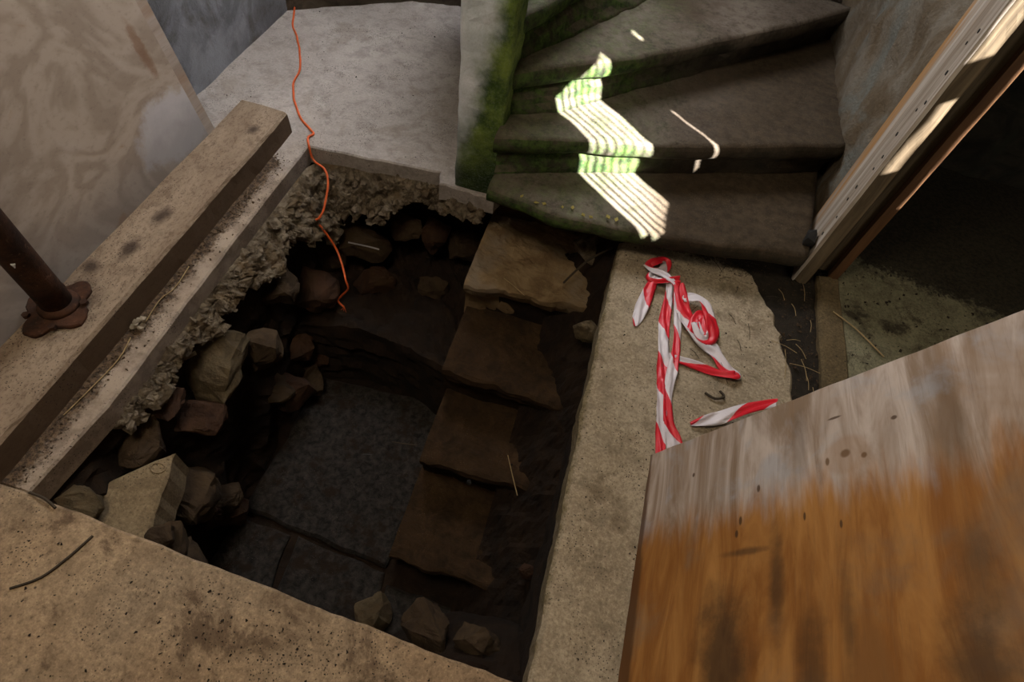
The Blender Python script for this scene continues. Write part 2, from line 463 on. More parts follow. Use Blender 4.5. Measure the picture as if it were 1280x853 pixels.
def ply_right_mat():
    # local: x from the far end towards the viewer, y up the sheet; veneer grain runs along x
    m = M('plywood_weathered_orange')
    x, y, z = m.xyz()[:3]
    a = m.noise(1.0, 7, 0.6, 1.4, stretch=(2.4, 11, 5))
    b = m.noise(1.0, 5, 0.6, 1.0, stretch=(1.8, 5, 3))
    fine = m.noise(1.0, 4, 0.7, 0.0, stretch=(9, 160, 20))
    orange = m.mix(m.ramp(a, 0.32, 0.7), (0.23, 0.085, 0.015), (0.41, 0.19, 0.05))
    orange = m.mix(m.ramp(b, 0.5, 0.7, 0, 0.9), orange, (0.22, 0.095, 0.025))
    orange = m.mix(m.ramp(m.noise(3.4, 6, 0.6, 0.5), 0.52, 0.7, 0, 0.7), orange, (0.2, 0.13, 0.075))
    grey = m.mix(m.ramp(a, 0.34, 0.68), (0.24, 0.165, 0.11), (0.53, 0.44, 0.38))
    grey = m.mix(m.ramp(b, 0.48, 0.66, 0, 0.8), grey, (0.27, 0.17, 0.1))
    grey = m.mix(m.ramp(m.noise(7, 6, 0.6, 0.5), 0.5, 0.68, 0, 0.6), grey, (0.36, 0.36, 0.38))
    e = m.math('ADD', x, m.math('MULTIPLY', m.math('SUBTRACT', m.noise(1.0, 5, 0.65, 0, stretch=(2, 14, 1)), 0.5), 0.26))
    col = m.mix(m.ramp(e, 0.19, 0.31, 0, 1), grey, orange)
    col = m.mix(m.ramp(fine, 0.52, 0.72, 0, 0.22), col, (0.12, 0.065, 0.03))
    wp = m.noise(9, 6, 0.7)
    st = (0.035, 0.02, 0.01)
    for c, r, s in (((0.56, 0.33, 0), (0.17, 0.10, 1), 0.8), ((0.59, 0.82, 0), (0.12, 0.08, 1), 0.7), ((0.62, 0.55, 0), (0.2, 0.05, 1), 0.6),
                    ((0.44, 0.84, 0), (0.13, 0.05, 1), 0.5), ((0.42, 0.47, 0), (0.16, 0.03, 1), 0.65), ((0.355, 0.39, 0), (0.012, 0.09, 1), 0.6),
                    ((0.13, 0.53, 0), (0.14, 0.03, 1), 0.35), ((0.15, 0.84, 0), (0.2, 0.035, 1), 0.3), ((0.5, 0.62, 0), (0.16, 0.025, 1), 0.5)):
        col = m.mix(m.math('MULTIPLY', m.spot(c, r, 0.8, wp), s), col, st)
    # damp foot of the sheet
    f = m.ramp(m.math('ADD', y, m.math('MULTIPLY', m.noise(1.0, 5, 0.6, 0, stretch=(4, 30, 1)), 0.04)), m.math('MULTIPLY_ADD', x, 0.06, 0.018), m.math('MULTIPLY_ADD', x, 0.075, 0.034), 1, 0)
    col = m.mix(m.math('MULTIPLY', f, 0.85), col, (0.07, 0.028, 0.008))
    # knots and nail stains
    for c, r in (((0.182, 0.639, 0), (0.012, 0.014, 1)), ((0.19, 0.598, 0), (0.012, 0.006, 1)), ((0.197, 0.678, 0), (0.008, 0.008, 1)),
                 ((0.134, 0.745, 0), (0.006, 0.008, 1)), ((0.12, 0.2, 0), (0.008, 0.006, 1)), ((0.31, 0.36, 0), (0.012, 0.006, 1)),
                 ((0.33, 0.62, 0), (0.011, 0.004, 1)), ((0.3, 0.54, 0), (0.012, 0.004, 1)), ((0.28, 0.37, 0), (0.014, 0.006, 1)),
                 ((0.21, 0.42, 0), (0.012, 0.006, 1)), ((0.09, 0.62, 0), (0.004, 0.02, 1))):
        col = m.mix(m.math('MULTIPLY', m.spot(c, r, 0.5), 0.85), col, (0.06, 0.03, 0.012))
    ring = m.math('MULTIPLY', m.spot((0.185, 0.64, 0), (0.05, 0.06, 1), 0.3), 0.35)
    col = m.mix(ring, col, (0.3, 0.16, 0.07))
    return m.finish(col, 0.7, m.math('ADD', a, m.math('MULTIPLY', fine, 0.5)), 0.002, 0.4, spec=0.3)
MAT['ply_right'] = ply_right_mat()

def ply_left_mat():
    # rotary-cut veneer: broad flame contours
    m = M('plywood_grey_flame')
    n = m.noise(1.0, 5, 0.5, 0.7, stretch=(2.2, 3.2, 2))
    c = m.math('PINGPONG', m.math('MULTIPLY', n, 16.0), 1.0)
    band = m.ramp(c, 0.1, 0.9)
    fine = m.noise(1.0, 4, 0.7, 0.0, stretch=(40, 60, 20))
    col = m.mix(m.math('MULTIPLY', band, 0.75), (0.40, 0.32, 0.255), (0.27, 0.205, 0.155))
    col = m.mix(m.ramp(m.noise(2.2, 6, 0.6, 0.6), 0.5, 0.7, 0, 0.7), col, (0.45, 0.37, 0.31))
    col = m.mix(m.ramp(m.noise(3.3, 5, 0.6, 1.5), 0.6, 0.7, 0, 0.75), col, (0.28, 0.15, 0.075))
    col = m.mix(m.ramp(fine, 0.5, 0.75, 0, 0.3), col, (0.12, 0.09, 0.065))
    wp = m.noise(6, 6, 0.7)
    col = m.mix(m.math('MULTIPLY', m.spot((0.10, 0.15, 0), (0.26, 0.13, 1), 0.35, wp), 0.75), col, (0.52, 0.5, 0.52))
    col = m.mix(m.math('MULTIPLY', m.spot((0.085, 0.42, 0), (0.03, 0.12, 1), 0.6, m.noise(22, 5, 0.7)), 0.6), col, (0.17, 0.07, 0.025))
    # darker grey lower edge
    x, y, z = m.xyz()[:3]
    col = m.mix(m.ramp(m.math('ADD', y, m.math('MULTIPLY', wp, 0.2)), 0.2, 0.36, 0.45, 0), col, (0.14, 0.125, 0.12))
    return m.finish(col, 0.75, m.math('ADD', band, fine), 0.0015, 0.3)
MAT['ply_left'] = ply_left_mat()

def sleeper_mat():
    m = M('pale_sleeper', 'Pos')
    geo = m.nt.nodes.new('ShaderNodeNewGeometry')
    a = m.noise(1.0, 8, 0.65, 0.5, stretch=(9, 2.5, 9))
    col = m.mix(m.ramp(a, 0.32, 0.7), (0.2, 0.142, 0.095), (0.29, 0.22, 0.155))
    fine = m.noise(1.0, 5, 0.8, 0, stretch=(130, 60, 130))
    col = m.mix(m.ramp(fine, 0.48, 0.62, 0, 0.65), col, (0.11, 0.07, 0.042))
    col = m.mix(m.ramp(m.noise(10, 8, 0.75), 0.5, 0.66, 0, 0.6), col, (0.12, 0.08, 0.05))
    wp = m.noise(14, 7, 0.7)
    for c, r in (((-1.46, 0.9, 0.1), (0.05, 0.05, 1)), ((-1.4, 1.0, 0.1), (0.04, 0.075, 1)), ((-1.4, 1.17, 0.1), (0.04, 0.07, 1)), ((-1.43, 0.73, 0.1), (0.135, 0.17, 1)), ((-1.36, 1.72, 0.1), (0.03, 0.04, 1))):
        col = m.mix(m.math('MULTIPLY', m.spot(c, r, 0.9, wp), 0.85), col, (0.025, 0.013, 0.008))
    # pit-facing side darkened: dirt plus shade put into the colour
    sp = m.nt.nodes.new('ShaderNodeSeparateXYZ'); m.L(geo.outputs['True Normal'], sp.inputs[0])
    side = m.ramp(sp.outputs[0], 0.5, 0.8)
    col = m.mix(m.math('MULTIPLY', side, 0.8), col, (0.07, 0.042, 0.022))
    g = m.math('MULTIPLY', m.ramp(m.voro(110), 0.14, 0.26, 1, 0), m.ramp(m.math('ADD', m.noise(6, 6, 0.7), m.math('MULTIPLY', m.spot((-1.44, 0.7, 0.1), (0.2, 0.42, 1), 0.9), 0.13)), 0.48, 0.6))
    col = m.mix(m.math('MULTIPLY', g, 0.85), col, (0.02, 0.012, 0.008))
    return m.finish(col, 0.9, m.math('ADD', a, fine), 0.003, 0.5)
MAT['sleeper'] = sleeper_mat()

MAT['door_wood'] = wood('grey_orange_timber', (0.2, 0.15, 0.105), (0.46, 0.40, 0.34), (0.34, 0.18, 0.07), 'z', 30)
MAT['door_shaded'] = wood('shaded_timber', (0.05, 0.034, 0.018), (0.13, 0.095, 0.055), (0.08, 0.05, 0.024), 'z', 26)  # shade on the frame's front face is put into this colour
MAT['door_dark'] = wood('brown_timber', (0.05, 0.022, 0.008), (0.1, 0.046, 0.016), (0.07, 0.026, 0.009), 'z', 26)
MAT['batten'] = wood('grey_batten', (0.28, 0.22, 0.18), (0.4, 0.33, 0.28), (0.3, 0.19, 0.12), 'x', 20)

def rust_mat():
    m = M('rusted_iron')
    a = m.noise(16, 8, 0.7)
    col = m.mix(m.ramp(a, 0.35, 0.7), (0.022, 0.011, 0.007), (0.075, 0.03, 0.014))
    col = m.mix(m.ramp(m.noise(60, 5, 0.7), 0.58, 0.75, 0, 0.8), col, (0.15, 0.085, 0.05))
    return m.finish(col, 0.8, m.noise(50, 6, 0.7), 0.004, 0.8, metal=0.25)
MAT['rust'] = rust_mat()
def plain(name, c, rough=0.6, spec=0.4):
    m = M(name)
    col = m.mix(m.ramp(m.noise(30, 5, 0.6), 0.35, 0.7), tuple(x * 0.75 for x in c), c)
    return m.finish(col, rough, spec=spec)
MAT['black_iron'] = plain('black_iron', (0.012, 0.011, 0.01))
MAT['cable'] = plain('orange_cord_plastic', (0.72, 0.12, 0.025), 0.45)
MAT['straw'] = plain('dry_straw', (0.34, 0.24, 0.11), 0.8)
MAT['twig'] = plain('dark_twig', (0.05, 0.035, 0.02), 0.9)
MAT['white_stick'] = plain('pale_stick', (0.35, 0.33, 0.32), 0.6)
MAT['pale_lump'] = plain('pale_plaster_lump', (0.3, 0.25, 0.18), 0.95)
MAT['leaf'] = plain('yellow_leaf', (0.3, 0.24, 0.05), 0.8)
MAT['slit_wall'] = plain('slit_wall_grey', (0.2, 0.2, 0.2), 0.6)
MAT['paint_chip'] = plain('white_paint', (0.5, 0.48, 0.45), 0.7)

def tape_mat():
    m = M('barrier_tape_plastic', 'UV')
    s = m.nt.nodes.new('ShaderNodeSeparateXYZ'); m.L(m.co, s.inputs[0])
    k = m.math('FRACT', m.math('ADD', m.math('MULTIPLY', s.outputs[0], 3.6), m.math('MULTIPLY', s.outputs[1], 0.28)))
    f = m.ramp(k, 0.49, 0.51)
    col = m.mix(f, (0.62, 0.012, 0.025), (0.62, 0.56, 0.58))
    return m.finish(col, 0.38, m.noise(1.0, 4, 0.6, 1.0, stretch=(60, 3, 1)), 0.004, 0.5, spec=0.5)
MAT['tape'] = tape_mat()

# ================================================================== THE SETTING
def S(o): o['kind'] = 'structure'; return o
# --- concrete floor round the pit
back_out = rough_poly([(-1.95, 0.232), (-1.207, 0.232), (-1.178, 0.515), (-1.19, 1.35), (-1.19, 1.818), (-1.137, 1.822), (-0.62, 1.874), (-0.6, 1.80), (-0.36, 1.80), (-0.3, 2.02), (1.05, 2.06), (1.05, 3.5), (-1.95, 3.5)],
                      [0, .004, .004, .004, .006, .008, .012, .016, .012, 0, 0, 0, 0], 0.025, 3)
floor = S(build('floor', prism(back_out, -0.085, 0.0, 0.006), MAT['floor_back']))
front_out = rough_poly([(-1.95, -1.75), (0.182, -1.75), (0.182, 0.149), (0.108, 0.151), (-0.363, 0.178), (-0.777, 0.204), (-1.207, 0.232), (-1.95, 0.232)],
                       [0, 0, .006, .005, .004, .004, 0, 0], 0.03, 11)
build('front_slab', prism(front_out, -0.09, 0.004, 0.006), MAT['floor_front'], floor)
right_out = rough_poly([(0.182, -1.75), (0.88, -1.75), (0.875, 1.0), (0.872, 1.24), (0.86, 1.37), (0.82, 1.55), (0.74, 1.73), (0.60, 1.85), (0.28, 1.84), (0.183, 1.742), (0.176, 0.956), (0.184, 0.159)],
                       [0, .01, .02, .022, .025, .025, .03, .015, .012, .007, .007, .006], 0.022, 21)
build('side_slab', prism(right_out, -0.12, 0.002, 0.012), MAT['floor_right'], floor)
# soil in the gutter between the slab and the door sill
def gutter(u, v):
    x = 0.5 + 0.62 * u; y = 0.6 + 1.75 * v
    return (x, y, -0.012 + 0.012 * fbm((x, y, 0), 14, 2))
build('soil_strip', grid(gutter, 30, 60), MAT['dirt'], floor, smooth=True)
build('door_sill', prism(rough_poly([(0.962, 0.7), (1.076, 0.7), (1.079, 1.86), (0.988, 1.84)], [0, .004, 0, .006], .04, 5), -0.05, 0.012, 0.008), MAT['sill'], floor)
def pass_floor(u, v):
    x = 1.07 + 1.4 * u; y = -0.7 + 4.1 * v
    return (x, y, -0.004 + 0.004 * fbm((x, y, 0), 9, 4))
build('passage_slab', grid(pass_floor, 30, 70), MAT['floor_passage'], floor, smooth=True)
# --- walls
def wall_sheet(name, a, b, z0, z1, amp, mat, nu=24, nv=30, seed=0, parent=None):
    a = Vector(a); b = Vector(b); d = (b - a).normalized(); nn = Vector((-d.y, d.x))
    def fn(u, v):
        p = a.lerp(b, u); z = z0 + (z1 - z0) * v
        k = amp * fbm((p.x, p.y, z), 3.2, seed) * (1 if 0 < u < 1 else 0.2)
        return (p.x + nn.x * k, p.y + nn.y * k, z)
    return build(name, grid(fn, nu, nv), mat, parent, smooth=True)
S(wall_sheet('wall_left', (-1.78, -1.75), (-1.78, 2.83), -0.05, 3.0, 0.012, MAT['wall_left'], 50, 30, 1))
# back wall: rubble up to the sill of the high window, which lets the daylight in
wb = S(wall_sheet('wall_back', (-1.24, 3.21), (-0.99, 3.28), -0.05, 1.7, 0.03, MAT['wall_back'], 6, 18, 2))
wall_sheet('corner_panel', (-1.80, 2.78), (-1.24, 3.21), -0.05, 1.7, 0.03, MAT['wall_back'], 10, 18, 3, wb)
wall_sheet('stairwell_panel', (-0.99, 3.28), (1.05, 3.32), -0.05, 1.7, 0.02, MAT['wall_back'], 24, 18, 4, wb)
wall_sheet('upper_panel', (-0.25, 3.3), (1.05, 3.32), 1.7, 3.0, 0.02, MAT['wall_back'], 12, 14, 4, wb)
wall_sheet('upper_corner', (-1.80, 2.78), (-1.62, 3.25), 1.7, 3.0, 0.02, MAT['wall_back'], 6, 14, 3, wb)
build('window_head', box(-1.65, -0.25, 3.2, 3.32, 2.85, 3.0), MAT['wall_back'], wb)
wr = S(wall_sheet('wall_right', (0.955, 2.04), (0.955, 3.4), -0.05, 3.0, 0.05, MAT['wall_stair'], 40, 60, 5))
build('wall_end', box(0.93, 1.09, -1.75, 0.72, -0.05, 3.0), MAT['wall_stair'], wr)
build('lintel', box(0.97, 1.09, 0.72, 2.1, 2.0, 3.0), MAT['wall_stair'], wr)
build('passage_face', box(0.99, 1.09, 2.2, 3.4, -0.05, 3.4), MAT['wall_dark'], wr)
S(build('wall_front', box(-1.95, 1.09, -1.85, -1.75, -0.05, 3.0), MAT['wall_stair']))
rx0, rx1, ry0, ry1 = -1.22, -0.28, -0.27, 0.67
ceiling = S(build('ceiling', join(box(-1.95, rx0, -1.85, 3.5, 3.0, 3.08), box(rx1, 1.09, -1.85, 3.5, 3.0, 3.08), box(rx0, rx1, -1.85, ry0, 3.0, 3.08), box(rx0, rx1, ry1, 3.5, 3.0, 3.08)), MAT['ceiling']))
build('sun_block_upstand', join(box(rx0 - .05, rx0, ry0, ry1, 3.08, 4.4), box(rx1, rx1 + .05, ry0, ry1, 3.08, 4.4), box(rx0 - .05, rx1 + .05, ry0 - .05, ry0, 3.08, 4.4), box(rx0 - .05, rx1 + .05, ry1, ry1 + .05, 3.08, 4.4)), MAT['ceiling'], ceiling)  # added unseen shaft, blocks sun from the fill's ceiling opening
# --- passage beyond the door: rubble walls, and an added outer wall slit to shape the sun patches
S(wall_sheet('wall_passage_back', (1.09, 3.0), (2.45, 2.75), -0.05, 3.4, 0.06, MAT['wall_dark'], 40, 60, 7))
S(build('wall_passage_front', join(box(1.09, 1.28, -0.85, -0.75, -0.05, 3.4), box(2.22, 2.45, -0.85, -0.75, -0.05, 3.4), box(1.28, 2.22, -0.85, -0.75, 2.25, 3.4)), MAT['wall_dark']))
S(build('ceiling_passage', box(1.0, 2.5, -0.9, 3.5, 3.4, 3.45), MAT['wall_dark']))
holes = []   # (y0, y1, z0, z1)
yy = -0.055
while yy < 0.185:
    holes.append((yy, yy + 0.024 + 0.035 * (yy + 0.055), 2.27 if yy < -0.04 else 2.225, 2.97)); yy += 0.0385
holes += [(0.489, 0.498, 2.30, 2.47), (0.486, 0.502, 2.16, 2.30), (0.488, 0.51, 2.83, 2.88)]
holes += [(0.597, 0.614, 2.02, 2.27), (0.592, 0.614, 2.40, 2.66), (0.778, 0.788, 1.72, 2.35)]
ys = sorted({-0.8, 3.1} | {h[0] for h in holes} | {h[1] for h in holes})
zs = sorted({-0.05, 3.4} | {h[2] for h in holes} | {h[3] for h in holes})
V = []; F = []; idx = {}
def vid(y, z):
    if (y, z) not in idx: idx[(y, z)] = len(V); V.append((2.4, y, z))
    return idx[(y, z)]
for i in range(len(ys) - 1):
    for j in range(len(zs) - 1):
        cy = (ys[i] + ys[i + 1]) / 2; cz = (zs[j] + zs[j + 1]) / 2
        if any(h[0] < cy < h[1] and h[2] < cz < h[3] for h in holes): continue
        F.append((vid(ys[i], zs[j]), vid(ys[i + 1], zs[j]), vid(ys[i + 1], zs[j + 1]), vid(ys[i], zs[j + 1])))
S(build('sun_slit_wall', (V, F), MAT['slit_wall']))

# ================================================================== THE PIT
def pit_left(u, v):
    y = 0.02 + 2.1 * u; z = -0.045 - 0.975 * v
    x = -1.21 + 0.14 * v + 0.05 * fbm((y, z, 0), 5, 1) + 0.02 * fbm((y, z, 3), 17, 2)
    if v < 0.08: x = min(x, -1.215)
    return (x, y, z)
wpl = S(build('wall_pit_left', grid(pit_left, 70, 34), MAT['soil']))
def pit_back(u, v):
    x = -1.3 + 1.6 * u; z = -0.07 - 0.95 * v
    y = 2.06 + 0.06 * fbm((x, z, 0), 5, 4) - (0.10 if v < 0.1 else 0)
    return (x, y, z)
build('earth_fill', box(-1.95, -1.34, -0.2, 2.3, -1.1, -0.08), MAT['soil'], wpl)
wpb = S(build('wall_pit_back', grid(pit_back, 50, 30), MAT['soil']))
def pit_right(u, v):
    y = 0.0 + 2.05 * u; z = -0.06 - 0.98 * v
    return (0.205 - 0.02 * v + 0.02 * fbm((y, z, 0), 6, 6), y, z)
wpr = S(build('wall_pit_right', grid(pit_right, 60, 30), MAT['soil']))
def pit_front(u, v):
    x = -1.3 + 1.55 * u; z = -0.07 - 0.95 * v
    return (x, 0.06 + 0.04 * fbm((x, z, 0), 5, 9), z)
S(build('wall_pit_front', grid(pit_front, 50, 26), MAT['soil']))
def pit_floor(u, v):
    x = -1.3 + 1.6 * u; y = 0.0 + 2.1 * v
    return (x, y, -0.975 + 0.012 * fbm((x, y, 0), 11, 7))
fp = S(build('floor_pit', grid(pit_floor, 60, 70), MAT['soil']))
# flagstones
flags = [[(-1.06, 0.56), (-0.39, 0.50), (-0.36, 1.31), (-1.03, 1.27)], [(-0.76, 0.18), (-0.36, 0.16), (-0.385, 0.48), (-0.79, 0.52)],
         [(-1.08, 0.2), (-0.79, 0.18), (-0.82, 0.51), (-1.07, 0.53)], [(-0.34, 0.14), (0.15, 0.14), (0.15, 0.42), (-0.36, 0.44)]]
for i, q in enumerate(flags):
    build('flagstone', prism(rough_poly(q, [.012] * 4, .05, 40 + i), -1.0, -0.945 - 0.006 * (i % 2), 0.012), MAT['flag'], fp)
# earth bank left standing at the back
def bank(u, v):
    x = -1.22 + 0.83 * u
    if v < 0.72:
        y = 2.08 - (2.08 - 1.33) * v / 0.72
        z = -0.60 + 0.04 * fbm((x, y, 0), 6, 3) + 0.012 * fbm((x, y, 0), 22, 5)
    else:
        k = (v - 0.72) / 0.28
        y = 1.33 - 0.05 * k + 0.03 * fbm((x, k, 2), 6, 5)
        z = -0.60 - 0.40 * k + (0.04 * fbm((x, 1.33, 0), 6, 3) + 0.012 * fbm((x, 1.33, 0), 22, 5)) * (1 - k)
    y += 0.05 * math.sin(x * 6)
    return (x, y, z)
build('earth_bank', grid(bank, 44, 46), MAT['soil'], fp)
# mound of rubble and soil at the near right corner
def mound(u, v):
    x = -0.32 + 0.56 * u; y = 0.05 + 0.42 * v
    d = max(0, 1 - ((0.16 - x) / 0.5) ** 2 - ((y - 0.08) / 0.36) ** 2)
    return (x, y, -1.0 + 0.72 * d ** 0.6 + 0.05 * fbm((x, y, 0), 9, 3))
build('soil_mound', grid(mound, 34, 28), MAT['soil'], fp)
# soil spilled down the right of the pit steps
def spill(u, v):
    y = 0.35 + 1.45 * v; x = -0.03 + 0.25 * u
    base = -0.86 + (y - 0.35) / 1.4 * 0.72
    w = -0.03 + 0.05 * fbm((y, 0, 0), 4, 3)
    return (x, y, base + 0.13 * (u ** 1.5) - 0.10 * (1 - u) + 0.045 * fbm((x, y, 0), 8, 6) + 0.012 * fbm((x, y, 0), 30, 2))
build('soil_spill', grid(spill, 22, 80), MAT['soil'], fp)

# rubble masonry: named stones first (seen ones), then the filling
stones_l = [  # centre, size, rot, material
    ((-1.15, 0.86, -0.27), (0.22, 0.30, 0.17), (0.1, .3, .08), 'stone_pale'), ((-1.055, 1.03, -0.37), (0.14, 0.15, 0.2), (0, .1, .3), 'stone'),
    ((-1.13, 1.30, -0.31), (0.15, 0.16, 0.13), (.1, 0, .2), 'stone'), ((-1.17, 0.64, -0.20), (0.14, 0.13, 0.1), (.2, .1, 0), 'stone_red'),
    ((-1.11, 0.67, -0.34), (0.17, 0.15, 0.12), (0, .3, .4), 'stone_red'), ((-1.18, 0.50, -0.24), (0.16, 0.17, 0.12), (.2, 0, .5), 'stone'),
    ((-1.05, 0.45, -0.48), (0.18, 0.2, 0.16), (0, .2, 0), 'stone'), ((-0.95, 0.22, -0.29), (0.16, 0.17, 0.15), (0, .1, .4), 'stone'), ((-0.97, 0.2, -0.46), (0.2, 0.18, 0.18), (0, .1, .9), 'stone'), ((-1.07, 1.46, -0.50), (0.2, 0.2, 0.13), (.1, 0, .2), 'stone_red')]
rnd = random.Random(5)
for i in range(12):
    y = rnd.uniform(0.15, 1.6); z = rnd.uniform(-0.97, -0.7)
    stones_l.append(((-1.20 + 0.14 * (-z) + rnd.uniform(0.0, 0.05), y, z), (rnd.uniform(.1, .18), rnd.uniform(.11, .2), rnd.uniform(.08, .14)), (rnd.uniform(-.3, .3), rnd.uniform(-.3, .3), rnd.uniform(0, 3)), rnd.choice(['stone', 'stone', 'stone_red'])))
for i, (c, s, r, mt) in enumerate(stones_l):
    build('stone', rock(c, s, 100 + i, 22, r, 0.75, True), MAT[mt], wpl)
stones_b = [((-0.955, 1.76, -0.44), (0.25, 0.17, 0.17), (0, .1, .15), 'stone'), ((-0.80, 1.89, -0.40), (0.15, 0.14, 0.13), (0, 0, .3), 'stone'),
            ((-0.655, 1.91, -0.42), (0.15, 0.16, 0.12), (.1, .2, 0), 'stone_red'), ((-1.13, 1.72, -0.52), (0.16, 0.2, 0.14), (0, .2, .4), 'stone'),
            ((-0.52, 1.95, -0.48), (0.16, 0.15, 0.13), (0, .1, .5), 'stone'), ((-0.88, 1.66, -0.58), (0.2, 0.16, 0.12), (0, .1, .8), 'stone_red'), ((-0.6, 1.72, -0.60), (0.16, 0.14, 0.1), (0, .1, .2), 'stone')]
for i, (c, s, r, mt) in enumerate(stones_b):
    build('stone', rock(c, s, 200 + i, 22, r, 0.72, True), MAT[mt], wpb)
# crumbling bedding mortar under the slab edges: a ragged skirt sloping into the pit
MP = [(-1.185, 0.50, .03, .03), (-1.185, 0.62, .05, .06), (-1.185, 0.85, .07, .09), (-1.185, 1.1, .09, .10), (-1.185, 1.4, .10, .12), (-1.185, 1.62, .10, .14), (-1.185, 1.76, .12, .18), (-1.16, 1.81, .16, .22), (-1.08, 1.825, .15, .20), (-0.97, 1.84, .13, .17), (-0.85, 1.852, .10, .14), (-0.75, 1.862, .05, .08), (-0.62, 1.872, .05, .07), (-0.53, 1.80, .03, .06), (-0.40, 1.795, .02, .04)]
def skirt(u, v):
    t = u * (len(MP) - 1); k = min(int(t), len(MP) - 2); f = t - k
    x, y, w, d = [MP[k][i] + (MP[k + 1][i] - MP[k][i]) * f for i in range(4)]
    ang = max(0.0, min(1.0, (t - 5.6) / 2.2)) * math.pi / 2
    nx, ny = math.cos(ang), -math.sin(ang)
    rag = 1 + 0.55 * fbm((x, y, 0), 8, 3) + 0.12 * fbm((x, y, 5), 30, 3)
    if v <= 0.8:
        q = v / 0.8; hx = w * q * rag; hz = -0.07 - d * rag * q ** 1.25
    else:
        q = (v - 0.8) / 0.2; hx = w * rag * (1 - 1.4 * q); hz = -0.07 - d * rag - 0.035 * q
    px, py = x + nx * hx, y + ny * hx
    b = (0.016 * fbm((px, py, hz), 15, 1) + 0.006 * fbm((px, py, hz), 45, 2)) * min(1, v * 6)
    return (px + nx * b, py + ny * b, hz + b)
build('mortar_skirt', grid(skirt, 330, 26), MAT['mortar'], wpl)
rnd = random.Random(9)
grains = []
for i in range(2600):
    p = Vector(skirt(rnd.random(), rnd.uniform(0.05, 0.84)))
    s = 0.005 + 0.045 * rnd.random() ** 4
    grains.append(rock(p, (s, s * rnd.uniform(.8, 1.4), s * .7), i, 9, (rnd.random(), rnd.random(), 0)))
tag(build('mortar_crumbs', join(*grains), MAT['mortar'], wpl), kind='stuff')

# flat cement ledge in the near left corner, with its cast ring
led = build('cement_ledge', prism(rough_poly([(-1.20, 0.05), (-0.945, 0.05), (-0.962, 0.25), (-0.985, 0.31), (-1.0, 0.36), (-1.012, 0.42), (-1.038, 0.495), (-1.10, 0.435), (-1.2, 0.33)], [0, 0, .006, .01, .01, .008, .006, .006, 0], .025, 61), -0.34, -0.2, 0.008), MAT['ledge'])
tag(led, 'pale flat cement ledge in the near left corner of the pit', 'ledge')
ringv = tube([(-1.055 + 0.022 * math.cos(a * .3927), 0.435 + 0.016 * math.sin(a * .3927), -0.199) for a in range(17)], 0.003, 6)
build('cast_ring', ringv, MAT['ledge'], led)

# ---- descending stone steps
stairs_down = empty('stone_staircase', (-0.1, 1.0, -0.98))
tag(stairs_down, 'brown earthy stone steps descending into the dark pit', 'stairs')
fronts = [(1.49, 1.535), (1.165, 1.155), (0.86, 0.855), (0.51, 0.50), (0.2, 0.2)]
backs = [1.95, 1.50, 1.17, 0.87]
for k in range(4):
    zt = -0.2 * (k + 1); y0l, y0r = fronts[k]; y1 = backs[k] + 0.05
    xl = (-0.385, -0.375, -0.36, -0.37)[k]; xr = 0.18
    def stp(u, v, k=k, zt=zt, y0l=y0l, y0r=y0r, y1=y1, xl=xl, xr=xr):
        # v: 0 back .. 0.6 nose top .. 1 bottom of the riser
        x = xl + (xr - xl) * u
        yf = y0l + (y0r - y0l) * u + 0.012 * fbm((x, k, 0), 7, k)
        prof = [(0.0, y1, 0), (0.3, None, 0), (0.62, yf + 0.02, 0), (0.70, yf + 0.004, -0.008), (0.76, yf, -0.03), (0.84, yf + 0.012, -0.075), (0.88, yf + 0.035, -0.085), (1.0, yf + 0.04, -0.24)]
        for i in range(len(prof) - 1):
            a, b = prof[i], prof[i + 1]
            ay = a[1] if a[1] is not None else (y1 + yf) / 2; by = b[1] if b[1] is not None else (y1 + yf) / 2
            if a[0] <= v <= b[0] + 1e-9:
                t = (v - a[0]) / (b[0] - a[0]); y = ay + (by - ay) * t; z = a[2] + (b[2] - a[2]) * t; break
        n = 0.010 * fbm((x, y, z), 9, k) + 0.004 * fbm((x, y, z), 30, k)
        return (x, y + (n if v > 0.62 else 0), zt + z + (n if v < 0.76 else 0))
    g = grid(stp, 30, 50)
    # left cheek closes the block down to the step below
    nu, nv = 30, 50
    edge = [g[0][j * (nu + 1)] for j in range(nv + 1)]
    n0 = len(g[0]); V2 = g[0] + [(edge[0][0], edge[0][1], zt - 0.24)]
    F2 = g[1] + [tuple([n0] + [j * (nu + 1) for j in range(nv, -1, -1)])]
    build('step', (V2, F2), MAT['step_stone' if k == 0 else 'step_shaded'], stairs_down)
# substructure under the flight
build('flight_core', join(*[box(-0.355, 0.185, fronts[k][0] + 0.05, 1.98, -0.98, -0.2 * (k + 1) - 0.05) for k in range(4)]), MAT['soil'], stairs_down)
# top riser under the winding stair
build('top_riser', grid(lambda u, v: (-0.37 + 0.52 * u, 1.93 + 0.02 * u + 0.01 * fbm((u * 3, v, 0), 4, 2), -0.02 - 0.2 * v), 20, 8), MAT['stone_red'], stairs_down)

